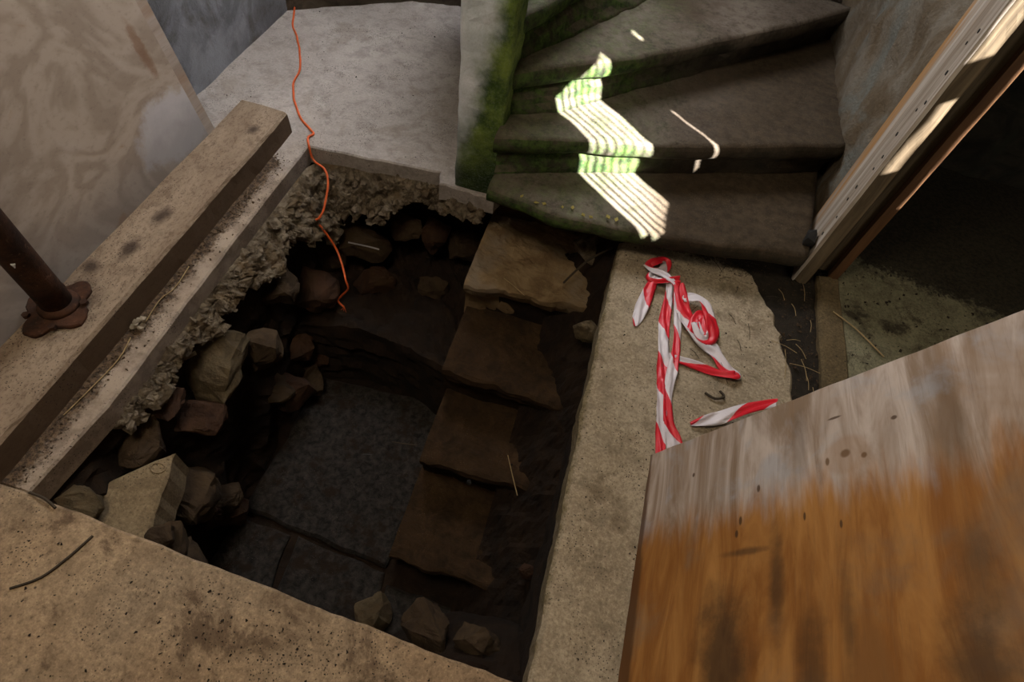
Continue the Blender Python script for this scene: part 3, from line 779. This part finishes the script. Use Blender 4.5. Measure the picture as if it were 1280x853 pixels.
# ================================================================== WINDING STAIR AND PILLAR
def resample(pl, n):
    P = [Vector(p) for p in pl]
    L = [0]
    for i in range(1, len(P)): L.append(L[-1] + (P[i] - P[i - 1]).length)
    out = []
    for k in range(n + 1):
        s = L[-1] * k / n
        for i in range(1, len(P)):
            if s <= L[i] + 1e-9:
                t = (s - L[i - 1]) / (L[i] - L[i - 1]); out.append(P[i - 1].lerp(P[i], t)); break
    return out
winder = empty('winding_staircase', (0.25, 2.3, 0))
tag(winder, 'worn stone winding stair with green algae climbing round the pillar', 'stairs')
NOSE = [[(-0.365, 1.66), (-0.07, 1.625), (0.2, 1.645), (0.532, 1.692), (0.789, 1.737), (0.868, 1.752)],
        [(-0.375, 1.735), (-0.089, 1.854), (0.234, 1.962), (0.462, 2.05), (0.91, 2.237), (0.965, 2.26)],
        [(-0.385, 1.865), (-0.163, 2.048), (0.057, 2.216), (0.356, 2.509), (0.698, 2.815), (0.97, 3.12)],
        [(-0.385, 1.89), (-0.34, 1.986), (-0.293, 2.091), (-0.1, 2.62), (0.08, 3.26)],
        [(-0.40, 1.98), (-0.45, 2.4), (-0.55, 3.26)]]
BACK = [[(-0.36, 1.755), (-0.024, 1.902), (0.211, 2.0), (0.717, 2.209), (0.935, 2.31)],
        [(-0.365, 1.885), (-0.162, 2.017), (-0.018, 2.176), (0.16, 2.359), (0.64, 2.863), (0.99, 3.2)],
        [(-0.375, 1.952), (-0.272, 2.134), (-0.166, 2.318), (0.05, 2.704), (0.3, 3.28)],
        [(-0.38, 2.0), (-0.40, 2.42), (-0.48, 3.26)],
        [(-0.45, 2.05), (-0.9, 2.4), (-1.0, 3.0)]]
ZT = [0.16, 0.33, 0.50, 0.67, 0.84]
NU = 48
for k in range(5):
    N = resample(NOSE[k], NU); B = resample(BACK[k], NU)
    Bp = resample(BACK[k - 1], NU) if k else [p + Vector((0.0, 0.16)) for p in N]
    rows = []
    for i in range(NU + 1):
        u = i / NU
        n, b, bp = N[i], B[i], Bp[i]
        f = (n - b); f = f.normalized() if f.length > 1e-4 else Vector((0, -1))
        n = n + f * (0.010 * fbm((n.x, n.y, k), 5, k))
        zt = ZT[k]; zb = ZT[k - 1] if k else 0.0
        th = 0.075 + 0.01 * fbm((n.x, n.y, 3), 6, 2)
        wear = -0.012 * math.exp(-((u - 0.45) / 0.25) ** 2)
        pts = []
        bb = b - f * 0.05
        for j in range(9):                                    # tread from behind the next riser to the nose
            p = bb.lerp(n - f * 0.03, j / 8)
            pts.append((p.x, p.y, zt + wear * (j / 8) + 0.006 * fbm((p.x, p.y, zt), 7, k)))
        for a in (20, 45, 70, 95, 125, 155):                  # rounded nosing
            r = math.radians(a)
            p = n - f * 0.03 + f * 0.03 * math.sin(r)
            pts.append((p.x, p.y, zt + wear - th / 2 + th / 2 * math.cos(r)))
        rec = n.lerp(bp, 0.55) if (bp - n).dot(-f) > 0.02 else n - f * 0.03
        p = n - f * 0.04
        pts.append((p.x, p.y, zt + wear - th))
        rise = [bp + f * 0.0, bp]
        for j in range(6):                                    # riser, leaning back to the tread below
            t = j / 5
            q = (n - f * 0.05).lerp(bp, 0.35 + 0.65 * t)
            d = 0.012 * fbm((q.x, q.y, zt - t), 9, k)
            pts.append((q.x + f.x * d, q.y + f.y * d, zt - th - (zt - th - zb + 0.012) * t))
        pts.append((bb.x, bb.y, zb - 0.012))
        rows.append(pts)
    m_ = len(rows[0])
    V = [p for r in rows for p in r]
    F = []
    for i in range(NU):
        for j in range(m_):
            j2 = (j + 1) % m_
            F.append((i * m_ + j, i * m_ + j2, (i + 1) * m_ + j2, (i + 1) * m_ + j))
    F.append(tuple(range(m_ - 1, -1, -1))); F.append(tuple(NU * m_ + j for j in range(m_)))
    build('step', (V, F), MAT['stair'], winder, smooth=True)

def pil(u, v):
    # ring round the pillar with softened, knocked corners
    a = 2 * math.pi * u
    z = -0.03 + 3.03 * v
    c, s = math.cos(a), math.sin(a)
    e = 0.16
    x = math.copysign(abs(c) ** e, c); y = math.copysign(abs(s) ** e, s)
    px = -0.45 + 0.092 * x; py = 1.91 + 0.092 * y
    k = 0.006 * fbm((px, py, z), 7, 3) + 0.003 * fbm((px, py, z), 25, 3)
    return (px + k * x, py + k * y, z)
pillar = build('stair_pillar', grid(pil, 64, 90), MAT['pillar'], smooth=False)
tag(pillar, 'green algae-covered square plaster pillar at the inner end of the winding stair', 'pillar')
# leaf litter on the first step
rnd = random.Random(3)
for i in range(9):
    x = -0.22 + 0.045 * i + rnd.uniform(-.02, .02)
    c = Vector((x, 1.655 + rnd.uniform(0, 0.03), 0.158))
    a = rnd.uniform(0, 3); s = rnd.uniform(0.006, 0.011)
    vs = [c + Vector((math.cos(a + t) * s * w, math.sin(a + t) * s * w, zz)) for t, w, zz in ((0, 1.2, .004), (1.2, .8, .001), (2.4, .7, .005), (3.3, 1.0, .002), (4.6, .8, .006))]
    lf = build('fallen_leaf', (vs + [v - Vector((0, 0, .0015)) for v in vs], [(0, 1, 2, 3, 4), (9, 8, 7, 6, 5)] + [(q, (q + 1) % 5, 5 + (q + 1) % 5, 5 + q) for q in range(5)]), MAT['leaf'])
    tag(lf, 'small yellowed leaf scrap on the mossy front of the lowest stair', 'leaf', 'leaf scraps on the lowest stair')

# ================================================================== THINGS
def local(name, vf, mat, loc, rot, parent=None, smooth=False):
    """mesh given in its own axes, placed by a rotation matrix"""
    o = build(name, vf, mat, None, (0, 0, 0), smooth)
    if parent:
        o.parent = parent
    mw = Matrix(rot).to_4x4(); mw.translation = Vector(loc)
    o.matrix_local = mw
    return o

# --- timber sole plate along the left of the pit
def sleeper(u, v):
    y = -1.6 + 3.46 * v
    ring = [(-1.505, 0.0), (-1.505, 0.085), (-1.497, 0.095), (-1.40, 0.097), (-1.30, 0.096), (-1.290, 0.088), (-1.288, 0.0)]
    i = min(int(u * 6 + 1e-6), 5); t = u * 6 - i
    x = ring[i][0] + (ring[i + 1][0] - ring[i][0]) * t; z = ring[i][1] + (ring[i + 1][1] - ring[i][1]) * t
    chip = 0.006 * max(0, fbm((y, x, z), 11, 4))
    return (x - chip * (1 if i >= 4 else 0) + 0.003 * fbm((y, 0, 0), 4, 1), y, z - chip * 0.6)
g = grid(sleeper, 12, 120)
capF = [tuple(range(12, -1, -1)), tuple(120 * 13 + i for i in range(13))]
# skewed far end
V = [(x, y + (0.02 if y > 1.85 else 0) - (0.03 * (x + 1.4) if y > 1.85 else 0), z) for x, y, z in g[0]]
sl = build('timber_sole_plate', (V, g[1] + capF), MAT['sleeper'])
tag(sl, 'long pale squared timber lying beside the pit under the rusty prop', 'timber')

# --- plywood sheets
def sheet_geo(L, H, T, seed, n=40):
    def edge(a, b, s):
        return [(a[0] + (b[0] - a[0]) * i / n, a[1] + (b[1] - a[1]) * i / n) for i in range(n)]
    pts = edge((0, 0), (L, 0), 1) + edge((L, 0), (L, H), 2) + edge((L, H), (0, H), 3) + edge((0, H), (0, 0), 4)
    pts = [(x + 0.0025 * nz((x, y, 0), 14, seed), y + 0.0025 * nz((x, y, 1), 14, seed)) for x, y in pts]
    V, F = prism(pts, 0.0, T, 0.0015)
    return V, F
# left sheet leans against the left wall: local x towards the viewer (-y), local y up the sheet
vd = Vector((-0.18, 0, 1)).normalized(); ud = Vector((0, -1, 0)); wd = ud.cross(vd)
rotL = Matrix((ud, vd, wd)).transposed()
pl = local('plywood_sheet', sheet_geo(2.44, 1.25, 0.018, 1), MAT['ply_left'], (-1.545, 1.685, 0.003), rotL)
tag(pl, 'large grey-brown plywood sheet with flame grain leaning on the left wall', 'plywood')
bt = local('board_offcut', sheet_geo(0.07, 1.22, 0.014, 2, 12), MAT['batten'], Vector((-1.545, 1.685, 0.003)) + vd * 0.0 - ud * 0.064 + wd * 0.019, rotL)
tag(bt, 'narrow grey board upright against the edge of the left plywood sheet', 'board')
# right sheet leans over from the side slab to the wall end
vd = Vector((0.385, 0, 0.923)).normalized(); ud = Vector((-0.02, -1, 0)).normalized(); vd = (vd - ud * vd.dot(ud)).normalized(); wd = ud.cross(vd)
rotR = Matrix((ud, vd, wd)).transposed()
sgn = 1 if wd.z > 0 else -1
ORG_R = Vector((0.412, 0.849, 0.004)) - wd * (0.018 if sgn > 0 else 0)
pr = local('plywood_sheet', sheet_geo(2.2, 1.30, 0.018, 3), MAT['ply_right'], ORG_R, rotR)
tag(pr, 'orange weathered plywood sheet with grey end leaning over the side slab', 'plywood')
def on_sheet(u, v, h=0.018): return ORG_R + ud * u + vd * v + wd * h
def sheet_lump(name, u, v, size, seed, mat, label, cat):
    c = on_sheet(u, v, 0.018 + size[2] * 0.3)
    o = build(name, rock(c, size, seed, 14, (0.3, 0.9, 0.2)), mat)
    return tag(o, label, cat)
hv = [on_sheet(0.23 + 0.006 * math.sin(a * .5236), 0.839 + 0.014 * math.cos(a * .5236), 0.0183) for a in range(12)]
hv2 = [on_sheet(0.23 + 0.005 * math.sin(a * .5236), 0.839 + 0.012 * math.cos(a * .5236), 0.0199) for a in range(12)]
build('nail_head', (hv + hv2, [tuple(range(12, 24))] + [(q, (q + 1) % 12, 12 + (q + 1) % 12, 12 + q) for q in range(12)]), MAT['black_iron'], pr, origin=on_sheet(0.23, 0.839))
build('screw_head', rock(on_sheet(0.557, 0.385, 0.022), (0.022, 0.016, 0.02), 5, 14), MAT['black_iron'], pr)
build('splinter', tube([on_sheet(0.10, 0.74, 0.0185), on_sheet(0.095, 0.78, 0.019), on_sheet(0.083, 0.815, 0.0185)], [0.0012, 0.002, 0.0008], 6), MAT['twig'], pr)

# --- rusty prop standing on the timber
prop = empty('steel_prop', (-1.44, 0.73, 0.097))
tag(prop, 'rusty steel prop standing on the long timber by the left plywood', 'prop')
tp = []
for i in range(25):
    t = i / 24
    tp.append((-1.44 - 0.0 * t, 0.73, 0.10 + 2.9 * t))
build('tube', tube(tp, 0.043, 20), MAT['rust'], prop, smooth=True)
rim = []
for i in range(48):
    a = 2 * math.pi * i / 48
    r = 0.085 + 0.016 * math.cos(4 * a + 0.6) + 0.010 * nz((math.cos(a), math.sin(a), 0), 3.0, 2) + 0.004 * nz((math.cos(a), math.sin(a), 0), 9.0, 5)
    rim.append((-1.44 + r * math.cos(a) * 1.0, 0.72 + r * math.sin(a) * 1.15))
build('base_plate', prism(rim, 0.094, 0.108, 0.004), MAT['rust'], prop)
build('weld_collar', tube([(-1.44, 0.73, 0.104), (-1.44, 0.73, 0.118), (-1.44, 0.73, 0.126)], [0.06, 0.055, 0.044], 20), MAT['rust'], prop, smooth=True)
for k, (a) in enumerate((0.5, 2.1, 3.9, 5.3)):
    build('bolt', tube([(-1.44 + 0.073 * math.cos(a), 0.72 + 0.08 * math.sin(a), 0.106), (-1.44 + 0.073 * math.cos(a), 0.72 + 0.08 * math.sin(a), 0.118)], 0.011, 6), MAT['rust'], prop)
build('paint_chip', rock((-1.414, 0.695, 0.33), (0.014, 0.01, 0.016), 3, 10), MAT['paint_chip'], prop)

# --- timber door frame at the right
dd = Vector((0.179, 0.984, 0)); dn = Vector((0.984, -0.179, 0))
frame = empty('door_frame', (0.95, 1.9, 0))
tag(frame, 'old timber door frame post with nail holes at the right of the stair', 'door frame')
def plank(a, along, across, L, W, z0, z1, seed, ch=0.006):
    a = Vector((a[0], a[1], 0))
    n = 60; ring = [(0, 0), (0.5, 0), (1, 0), (1, 0.5), (1, 1), (0.5, 1), (0, 1), (0, 0.5)]
    V = []; F = []
    for i in range(n + 1):
        z = z0 + (z1 - z0) * i / n
        for (p, q) in ring:
            c = a + along * (p * L) + across * (q * W)
            k = 0.004 * fbm((c.x * 3, c.y * 3, z * 2), 3, seed)
            if z < z0 + 0.08: k -= 0.01 * (1 - (z - z0) / 0.08) * (1 if (p, q) in ((0, 0), (0, 1)) else 0)
            V.append((c.x - k * along.x * (1 if p == 0 else -0.3), c.y + k * along.y * (-1 if p == 0 else .3), z))
    for i in range(n):
        for j in range(8):
            F.append((i * 8 + j, i * 8 + (j + 1) % 8, (i + 1) * 8 + (j + 1) % 8, (i + 1) * 8 + j))
    F.append(tuple(range(7, -1, -1))); F.append(tuple(n * 8 + j for j in range(8)))
    return V, F
build('post', plank((0.897, 1.783), dd, dn, 0.28, 0.045, 0.0, 2.02, 1), MAT['door_shaded'], frame)  # core coloured dark so its front face reads as shaded
post = build('casing_board', plank((0.885, 1.785), dd, dn, 0.28, 0.0125, 0.0, 2.02, 1), MAT['door_wood'], frame)
build('door_stop', plank((0.955, 1.90), dd, dn, 0.17, 0.10, 0.0, 2.02, 2), MAT['door_shaded'], frame)
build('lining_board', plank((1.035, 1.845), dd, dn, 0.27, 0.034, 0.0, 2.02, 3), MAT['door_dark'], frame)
for i in range(18):
    z = 0.10 + 0.068 * i + 0.016 * math.sin(i * 2.3)
    off = 0.05 + 0.02 * math.sin(i * 1.7)
    c = Vector((0.885, 1.785, 0)) + dd * off - dn * 0.0005 + Vector((0, 0, z))
    build('nail_hole', tube([c - dn * 0.0012, c + dn * 0.004], 0.0048 + 0.002 * (i % 3) * 0.5, 8), MAT['black_iron'], post)
build('iron_shoe', rock((0.868, 1.835, 0.182), (0.045, 0.075, 0.05), 31, 18, (0, 0, -0.2), 0.7), MAT['black_iron'], frame)

# --- orange cord
pts = [(-1.80, 3.05, 0.45), (-1.80, 2.96, 0.14), (-1.76, 2.85, 0.02), (-1.69, 2.68, 0.004), (-1.60, 2.55, 0.004), (-1.523, 2.422, 0.004), (-1.468, 2.30, 0.004), (-1.448, 2.20, 0.004), (-1.40, 2.11, 0.004), (-1.347, 2.035, 0.004), (-1.286, 1.965, 0.004), (-1.225, 1.917, 0.005), (-1.20, 1.895, 0.006), (-1.207, 1.86, 0.008), (-1.185, 1.82, 0.004),
       (-1.165, 1.80, -0.05), (-1.10, 1.765, -0.055), (-1.07, 1.72, -0.09), (-1.06, 1.64, -0.15), (-1.07, 1.60, -0.18), (-1.085, 1.60, -0.20), (-1.06, 1.60, -0.25), (-1.02, 1.60, -0.33), (-0.975, 1.55, -0.37), (-0.93, 1.49, -0.40), (-0.915, 1.47, -0.44), (-0.95, 1.47, -0.50), (-0.97, 1.46, -0.535), (-0.94, 1.45, -0.56)]
cord = empty('orange_cord', (-1.45, 2.2, 0.0))
tag(cord, 'thin orange cord running across the floor and down into the pit', 'cord')
build('cord_line', tube([p + Vector((0.004 * nz(p, 12, 1), 0.004 * nz(p, 12, 2), 0)) for p in smooth_path(pts, 6)], 0.0048, 8), MAT['cable'], cord, smooth=True)
e = Vector(pts[-1])
for k in range(3):
    build('frayed_end', tube([e, e + Vector((0.012 * (k - 1), -0.012, -0.012 - 0.004 * k))], [0.002, 0.001], 5), MAT['cable'], cord)

# --- red and white barrier tape
tape = empty('barrier_tape', (0.42, 1.4, 0.002))
tag(tape, 'crumpled red and white striped barrier tape knotted on the side slab', 'tape')
def ribbon(name, pts, w, u0=0.0, twist=(), zoff=0.0, fold=0.35, seed=0, us=1.0):
    """pts: (x, y, z); w: width (or list). A thin double-skinned ribbon with creases."""
    P = smooth_path(pts, 7); n = len(P)
    ws = w if isinstance(w, (list, tuple)) else [w] * len(pts)
    tw = list(twist) if twist else [0] * len(pts)
    def interp(a, i):
        t = i / (n - 1) * (len(a) - 1); k = min(int(t), len(a) - 2); return a[k] + (a[k + 1] - a[k]) * (t - k)
    V = []; UV = []; F = []; m_ = 9; s = u0
    for i, p in enumerate(P):
        d = (P[min(i + 1, n - 1)] - P[max(i - 1, 0)]); d.z *= 0.5; d.normalize()
        side = d.cross(Vector((0, 0, 1)))
        if side.length < 1e-3: side = Vector((1, 0, 0))
        side.normalize(); up = side.cross(d)
        if i: s += (P[i] - P[i - 1]).length * us
        W = interp(ws, i); A = interp(tw, i)
        for j in range(m_):
            q = j / (m_ - 1) - 0.5
            h = fold * W * (0.22 * math.sin(q * 9 + i * 0.35 + seed) + 0.35 * nz((p.x * 20 + q * 3, p.y * 20, seed), 1.3, seed))
            o = side * (q * W * math.cos(A)) + up * (q * W * math.sin(A) + h)
            c = p + o
            c.z = max(c.z, 0.0035 + 0.001 * j / m_)
            V.append(c); UV.append((s, j / (m_ - 1)))
    for i in range(n - 1):
        for j in range(m_ - 1):
            F.append((i * m_ + j, i * m_ + j + 1, (i + 1) * m_ + j + 1, (i + 1) * m_ + j))
    o = build(name, (V, F), MAT['tape'], tape, uv=UV, smooth=True)
    so = o.modifiers.new('thickness', 'SOLIDIFY'); so.thickness = 0.0008; so.offset = 0
    return o
ribbon('tape_tail', [(0.337, 1.56, 0.03), (0.325, 1.50, 0.018), (0.312, 1.43, 0.014), (0.303, 1.37, 0.01), (0.300, 1.33, 0.008)], [0.03, 0.045, 0.05, 0.04, 0.012], 0.0, fold=.5, seed=1)
ribbon('tape_tail', [(0.40, 1.56, 0.035), (0.402, 1.47, 0.016), (0.400, 1.39, 0.012), (0.406, 1.30, 0.012), (0.416, 1.2, 0.013), (0.424, 1.10, 0.012), (0.428, 1.0, 0.012), (0.436, 0.9, 0.012), (0.445, 0.80, 0.012)], [0.03, 0.035, 0.04, 0.042, 0.045, 0.045, 0.035, 0.03, 0.03], 0.16, fold=.6, seed=2)
ribbon('tape_tail', [(0.42, 1.55, 0.04), (0.437, 1.45, 0.022), (0.45, 1.36, 0.016), (0.453, 1.27, 0.014), (0.445, 1.17, 0.02), (0.44, 1.07, 0.02), (0.455, 0.97, 0.014), (0.482, 0.90, 0.012), (0.50, 0.82, 0.01)], [0.02, 0.022, 0.026, 0.03, 0.036, 0.03, 0.035, 0.055, 0.06], 0.31, fold=.5, seed=3)
ribbon('tape_loop', [(0.432, 1.565, 0.04), (0.450, 1.48, 0.026), (0.482, 1.41, 0.022), (0.53, 1.35, 0.02), (0.575, 1.32, 0.018), (0.60, 1.29, 0.016), (0.635, 1.245, 0.014), (0.668, 1.232, 0.018), (0.655, 1.222, 0.026), (0.60, 1.222, 0.014), (0.53, 1.229, 0.012), (0.455, 1.236, 0.012), (0.41, 1.25, 0.01)], [0.04, 0.055, 0.06, 0.062, 0.06, 0.05, 0.045, 0.035, 0.035, 0.032, 0.036, 0.036, 0.012], 0.0, fold=.45, seed=4, us=0.62)
ribbon('tape_loop', [(0.452, 1.50, 0.03), (0.485, 1.515, 0.035), (0.525, 1.50, 0.045), (0.552, 1.44, 0.045), (0.572, 1.38, 0.035), (0.56, 1.345, 0.025), (0.53, 1.35, 0.03), (0.505, 1.40, 0.035)], [0.03, 0.045, 0.055, 0.055, 0.05, 0.045, 0.04, 0.03], 0.12, twist=(0, .2, .3, .4, .2, .1, 0, 0), fold=.5, seed=5)
ribbon('tape_loop', [(0.50, 1.36, 0.02), (0.512, 1.41, 0.03), (0.53, 1.44, 0.034), (0.535, 1.39, 0.034), (0.53, 1.35, 0.02)], [0.04, 0.05, 0.05, 0.045, 0.03], 0.01, fold=.3, seed=9, us=0.3)
ribbon('tape_bow', [(0.302, 1.632, 0.016), (0.33, 1.655, 0.03), (0.372, 1.678, 0.026), (0.372, 1.64, 0.018), (0.345, 1.60, 0.024), (0.322, 1.565, 0.03), (0.355, 1.555, 0.035), (0.40, 1.57, 0.04), (0.432, 1.575, 0.04)], [0.022, 0.042, 0.04, 0.04, 0.045, 0.035, 0.026, 0.03, 0.045], 0.0, fold=.5, seed=6)
ribbon('tape_bow', [(0.30, 1.63, 0.03), (0.32, 1.60, 0.036), (0.36, 1.59, 0.04), (0.40, 1.565, 0.045), (0.415, 1.545, 0.04)], [0.03, 0.034, 0.03, 0.026, 0.02], 0.075, fold=.5, seed=7)
ribbon('tape_end', [(0.526, 0.992, 0.012), (0.56, 1.01, 0.016), (0.60, 1.03, 0.02), (0.65, 1.055, 0.05), (0.69, 1.06, 0.10), (0.73, 1.05, 0.17)], [0.012, 0.035, 0.045, 0.045, 0.04, 0.03], 0.085, fold=.5, seed=8)

# --- pale lumps and stones lying loose
loose = [((-1.165, 0.266, -0.15), (0.13, 0.10, 0.09), 'stone_pale', 'knobbly pale stone jammed below the near left corner of the slab'),
         ((-0.925, 0.25, -0.19), (0.085, 0.07, 0.07), 'stone', 'small brown stone beside the cement ledge under the front slab'),
         ((0.085, 1.80, -0.14), (0.15, 0.17, 0.13), 'mortar', 'broken pale mortar lump at the right end of the top pit step'),
         ((0.145, 1.38, -0.16), (0.075, 0.11, 0.1), 'stone_pale', 'rounded brown stone wedged against the side slab above the second pit step'),
         ((-0.35, 0.295, -0.90), (0.19, 0.15, 0.13), 'stone_pale', 'tan stone poking out below the front slab near the pit floor'),
         ((-0.107, 0.2575, -0.46), (0.22, 0.14, 0.14), 'stone', 'broad brown rubble block under the front slab in the near corner'),
         ((0.0505, 0.265, -0.41), (0.16, 0.14, 0.12), 'stone', 'dark brown rubble stone beside the broad block in the near corner'),
         ((0.165, 0.565, -0.62), (0.06, 0.07, 0.05), 'stone_red', 'small reddish stone against the side slab above the lowest pit step')]
for i, (c, s, mt, lab) in enumerate(loose):
    tag(build('loose_stone', rock(c, s, 700 + i, 26, (0.3 * i, 0.2, 0.5 * i), 0.45, True), MAT[mt]), lab, 'stone')
lump = [rock((-1.262 + 0.012 * math.cos(k * 1.1), 0.79 + 0.016 * math.sin(k * 1.7), 0.012 + 0.006 * (k % 3)), (0.022, 0.02, 0.02), 800 + k, 12) for k in range(8)]
tag(build('plaster_lump', join(*lump), MAT['pale_lump']), 'crumbly pale plaster lump beside the long timber', 'plaster')

# --- straws and sticks
def stalk(name, pts, r, mat, label, cat='straw', group=None):
    o = build(name, tube(smooth_path(pts, 4), r, 5), MAT[mat])
    return tag(o, label, cat, group)
stalk('straw_stalk', [(1.036, 1.655, 0.016), (1.12, 1.59, 0.02), (1.22, 1.505, 0.006)], 0.0028, 'straw', 'golden straw lying across the door sill onto the passage floor')
stalk('wooden_stick', [(-0.985, 1.66, -0.352), (-0.90, 1.665, -0.35), (-0.84, 1.668, -0.352)], 0.0035, 'white_stick', 'thin pale stick lying on a stone at the back of the pit', 'stick')
stalk('straw_stalk', [(-1.262, 1.06, 0.004), (-1.25, 0.96, 0.006), (-1.265, 0.9, 0.006), (-1.255, 0.8, 0.004)], 0.0018, 'straw', 'bent straw in the dirt between the long timber and the pit edge')
stalk('straw_stalk', [(-1.262, 0.74, 0.004), (-1.245, 0.66, 0.006), (-1.255, 0.55, 0.006), (-1.27, 0.45, 0.004)], 0.0018, 'straw', 'long curved straw beside the near end of the pit edge')
stalk('straw_stalk', [(-0.02, 0.98, -0.59), (0.02, 0.90, -0.585), (0.06, 0.82, -0.575)], 0.0018, 'straw', 'pale straw lying on the third pit step')
stalk('straw_stalk', [(-0.235, 1.56, -0.193), (-0.19, 1.535, -0.19), (-0.13, 1.50, -0.193)], 0.0018, 'straw', 'short pale straw lying on the top pit step')
stalk('dark_twig', [(0.01, 1.60, -0.17), (0.08, 1.68, -0.09), (0.165, 1.75, -0.05)], 0.005, 'twig', 'dark twig leaning on the mortar lump by the top pit step', 'twig')
stalk('dark_twig', [(-1.20, 0.232, 0.006), (-1.15, 0.228, 0.012), (-1.11, 0.215, 0.01)], 0.004, 'twig', 'short dark twig at the near left corner of the pit', 'twig')
stalk('dark_twig', [(-0.98, 0.18, 0.007), (-1.0, 0.12, 0.008), (-1.03, 0.06, 0.008), (-1.08, 0.02, 0.007)], 0.0035, 'twig', 'curved dark twig on the front slab near the pit edge', 'twig')
stalk('dark_twig', [(-1.12, 0.03, 0.007), (-1.14, -0.03, 0.008), (-1.15, -0.07, 0.007)], 0.004, 'twig', 'stubby dark twig at the far left of the front slab', 'twig')
stalk('dark_twig', [(0.567, 1.13, 0.007), (0.60, 1.115, 0.012), (0.63, 1.13, 0.014), (0.615, 1.15, 0.012)], 0.0045, 'twig', 'hooked dark twig on the side slab below the tape loop', 'twig')
rnd = random.Random(77)
for i in range(16):
    x = rnd.uniform(0.84, 0.95); y = rnd.uniform(1.05, 1.7); a = rnd.gauss(1.6, 0.7); l = rnd.uniform(0.05, 0.13)
    stalk('straw_stalk', [(x, y, 0.004), (x + l * .5 * math.cos(a), y + l * .5 * math.sin(a), 0.012), (x + l * math.cos(a), y + l * math.sin(a), 0.006)], 0.001, 'straw', 'thin straw in the dark soil between the side slab and the door sill', group='straws in the soil by the door sill')
for i in range(12):
    x = rnd.uniform(0.5, 0.85); y = rnd.uniform(1.25, 1.8); a = rnd.uniform(0, 6); l = rnd.uniform(0.04, 0.12)
    if x > 0.7 and y > 1.7: continue
    stalk('dry_stem', [(x, y, 0.006), (x + l * .5 * math.cos(a), y + l * .5 * math.sin(a), 0.012), (x + l * math.cos(a), y + l * math.sin(a), 0.006)], 0.001, 'twig', 'fine dry stem on the side slab between the tape and the door', 'stem', 'dry stems on the side slab')

# --- grit that nobody could count
def grit(name, n, fn, smin, smax, mat, label, seed):
    r = random.Random(seed); parts = []
    for i in range(n):
        x, y, z = fn(r)
        s = smin + (smax - smin) * r.random() ** 3
        parts.append(rock((x, y, z + s * 0.25), (s * r.uniform(.7, 1.4), s, s * 0.7), r.randrange(10 ** 6), 6, (0, 0, r.random() * 3)))
    o = build(name, join(*parts), MAT[mat])
    tag(o, label, 'grit', kind='stuff')
grit('gutter_grit', 1300, lambda r: (-1.283 + abs(r.gauss(0, 0.03)), r.uniform(0.25, 1.72), 0.0), 0.002, 0.011, 'drift', 'dark crumbs of dirt along the foot of the long timber', 1)
def front_spots(r):
    c = r.choice([(-0.55, 0.06, .12, .05), (-0.95, -0.02, .2, .1), (-0.35, 0.05, .12, .06), (-0.2, 0.06, .2, .06), (-0.6, 0, .4, .15)])
    return (r.gauss(c[0], c[2]), min(0.14, r.gauss(c[1], c[3])), 0.004)
grit('front_grit', 1000, front_spots, 0.0015, 0.008, 'dirt', 'dark crumbs scattered on the front slab', 2)
grit('side_grit', 520, lambda r: (r.uniform(0.2, 0.8), min(1.7, 0.2 + 1.6 * r.random() ** 0.7), 0.002), 0.002, 0.008, 'dirt', 'dark crumbs scattered on the side slab', 3)
grit('sill_grit', 500, lambda r: (r.uniform(0.83, 0.97), r.uniform(0.9, 1.8), -0.005), 0.003, 0.012, 'stone', 'brown crumbs in the soil strip by the door sill', 4)
grit('stair_foot_grit', 500, lambda r: (r.uniform(0.2, 0.8), 1.83 - abs(r.gauss(0, 0.05)), 0.002), 0.002, 0.009, 'drift', 'brown crumbs along the foot of the lowest stair', 8)
grit('passage_grit', 900, lambda r: (r.uniform(1.09, 2.0), r.uniform(1.2, 2.3), 0.0), 0.003, 0.016, 'dirt', 'dark crumbs strewn over the passage floor', 5)
grit('back_grit', 160, lambda r: (r.uniform(-1.7, -0.6), r.uniform(1.9, 3.1), 0.0), 0.002, 0.009, 'dirt', 'sparse crumbs on the back floor', 6)
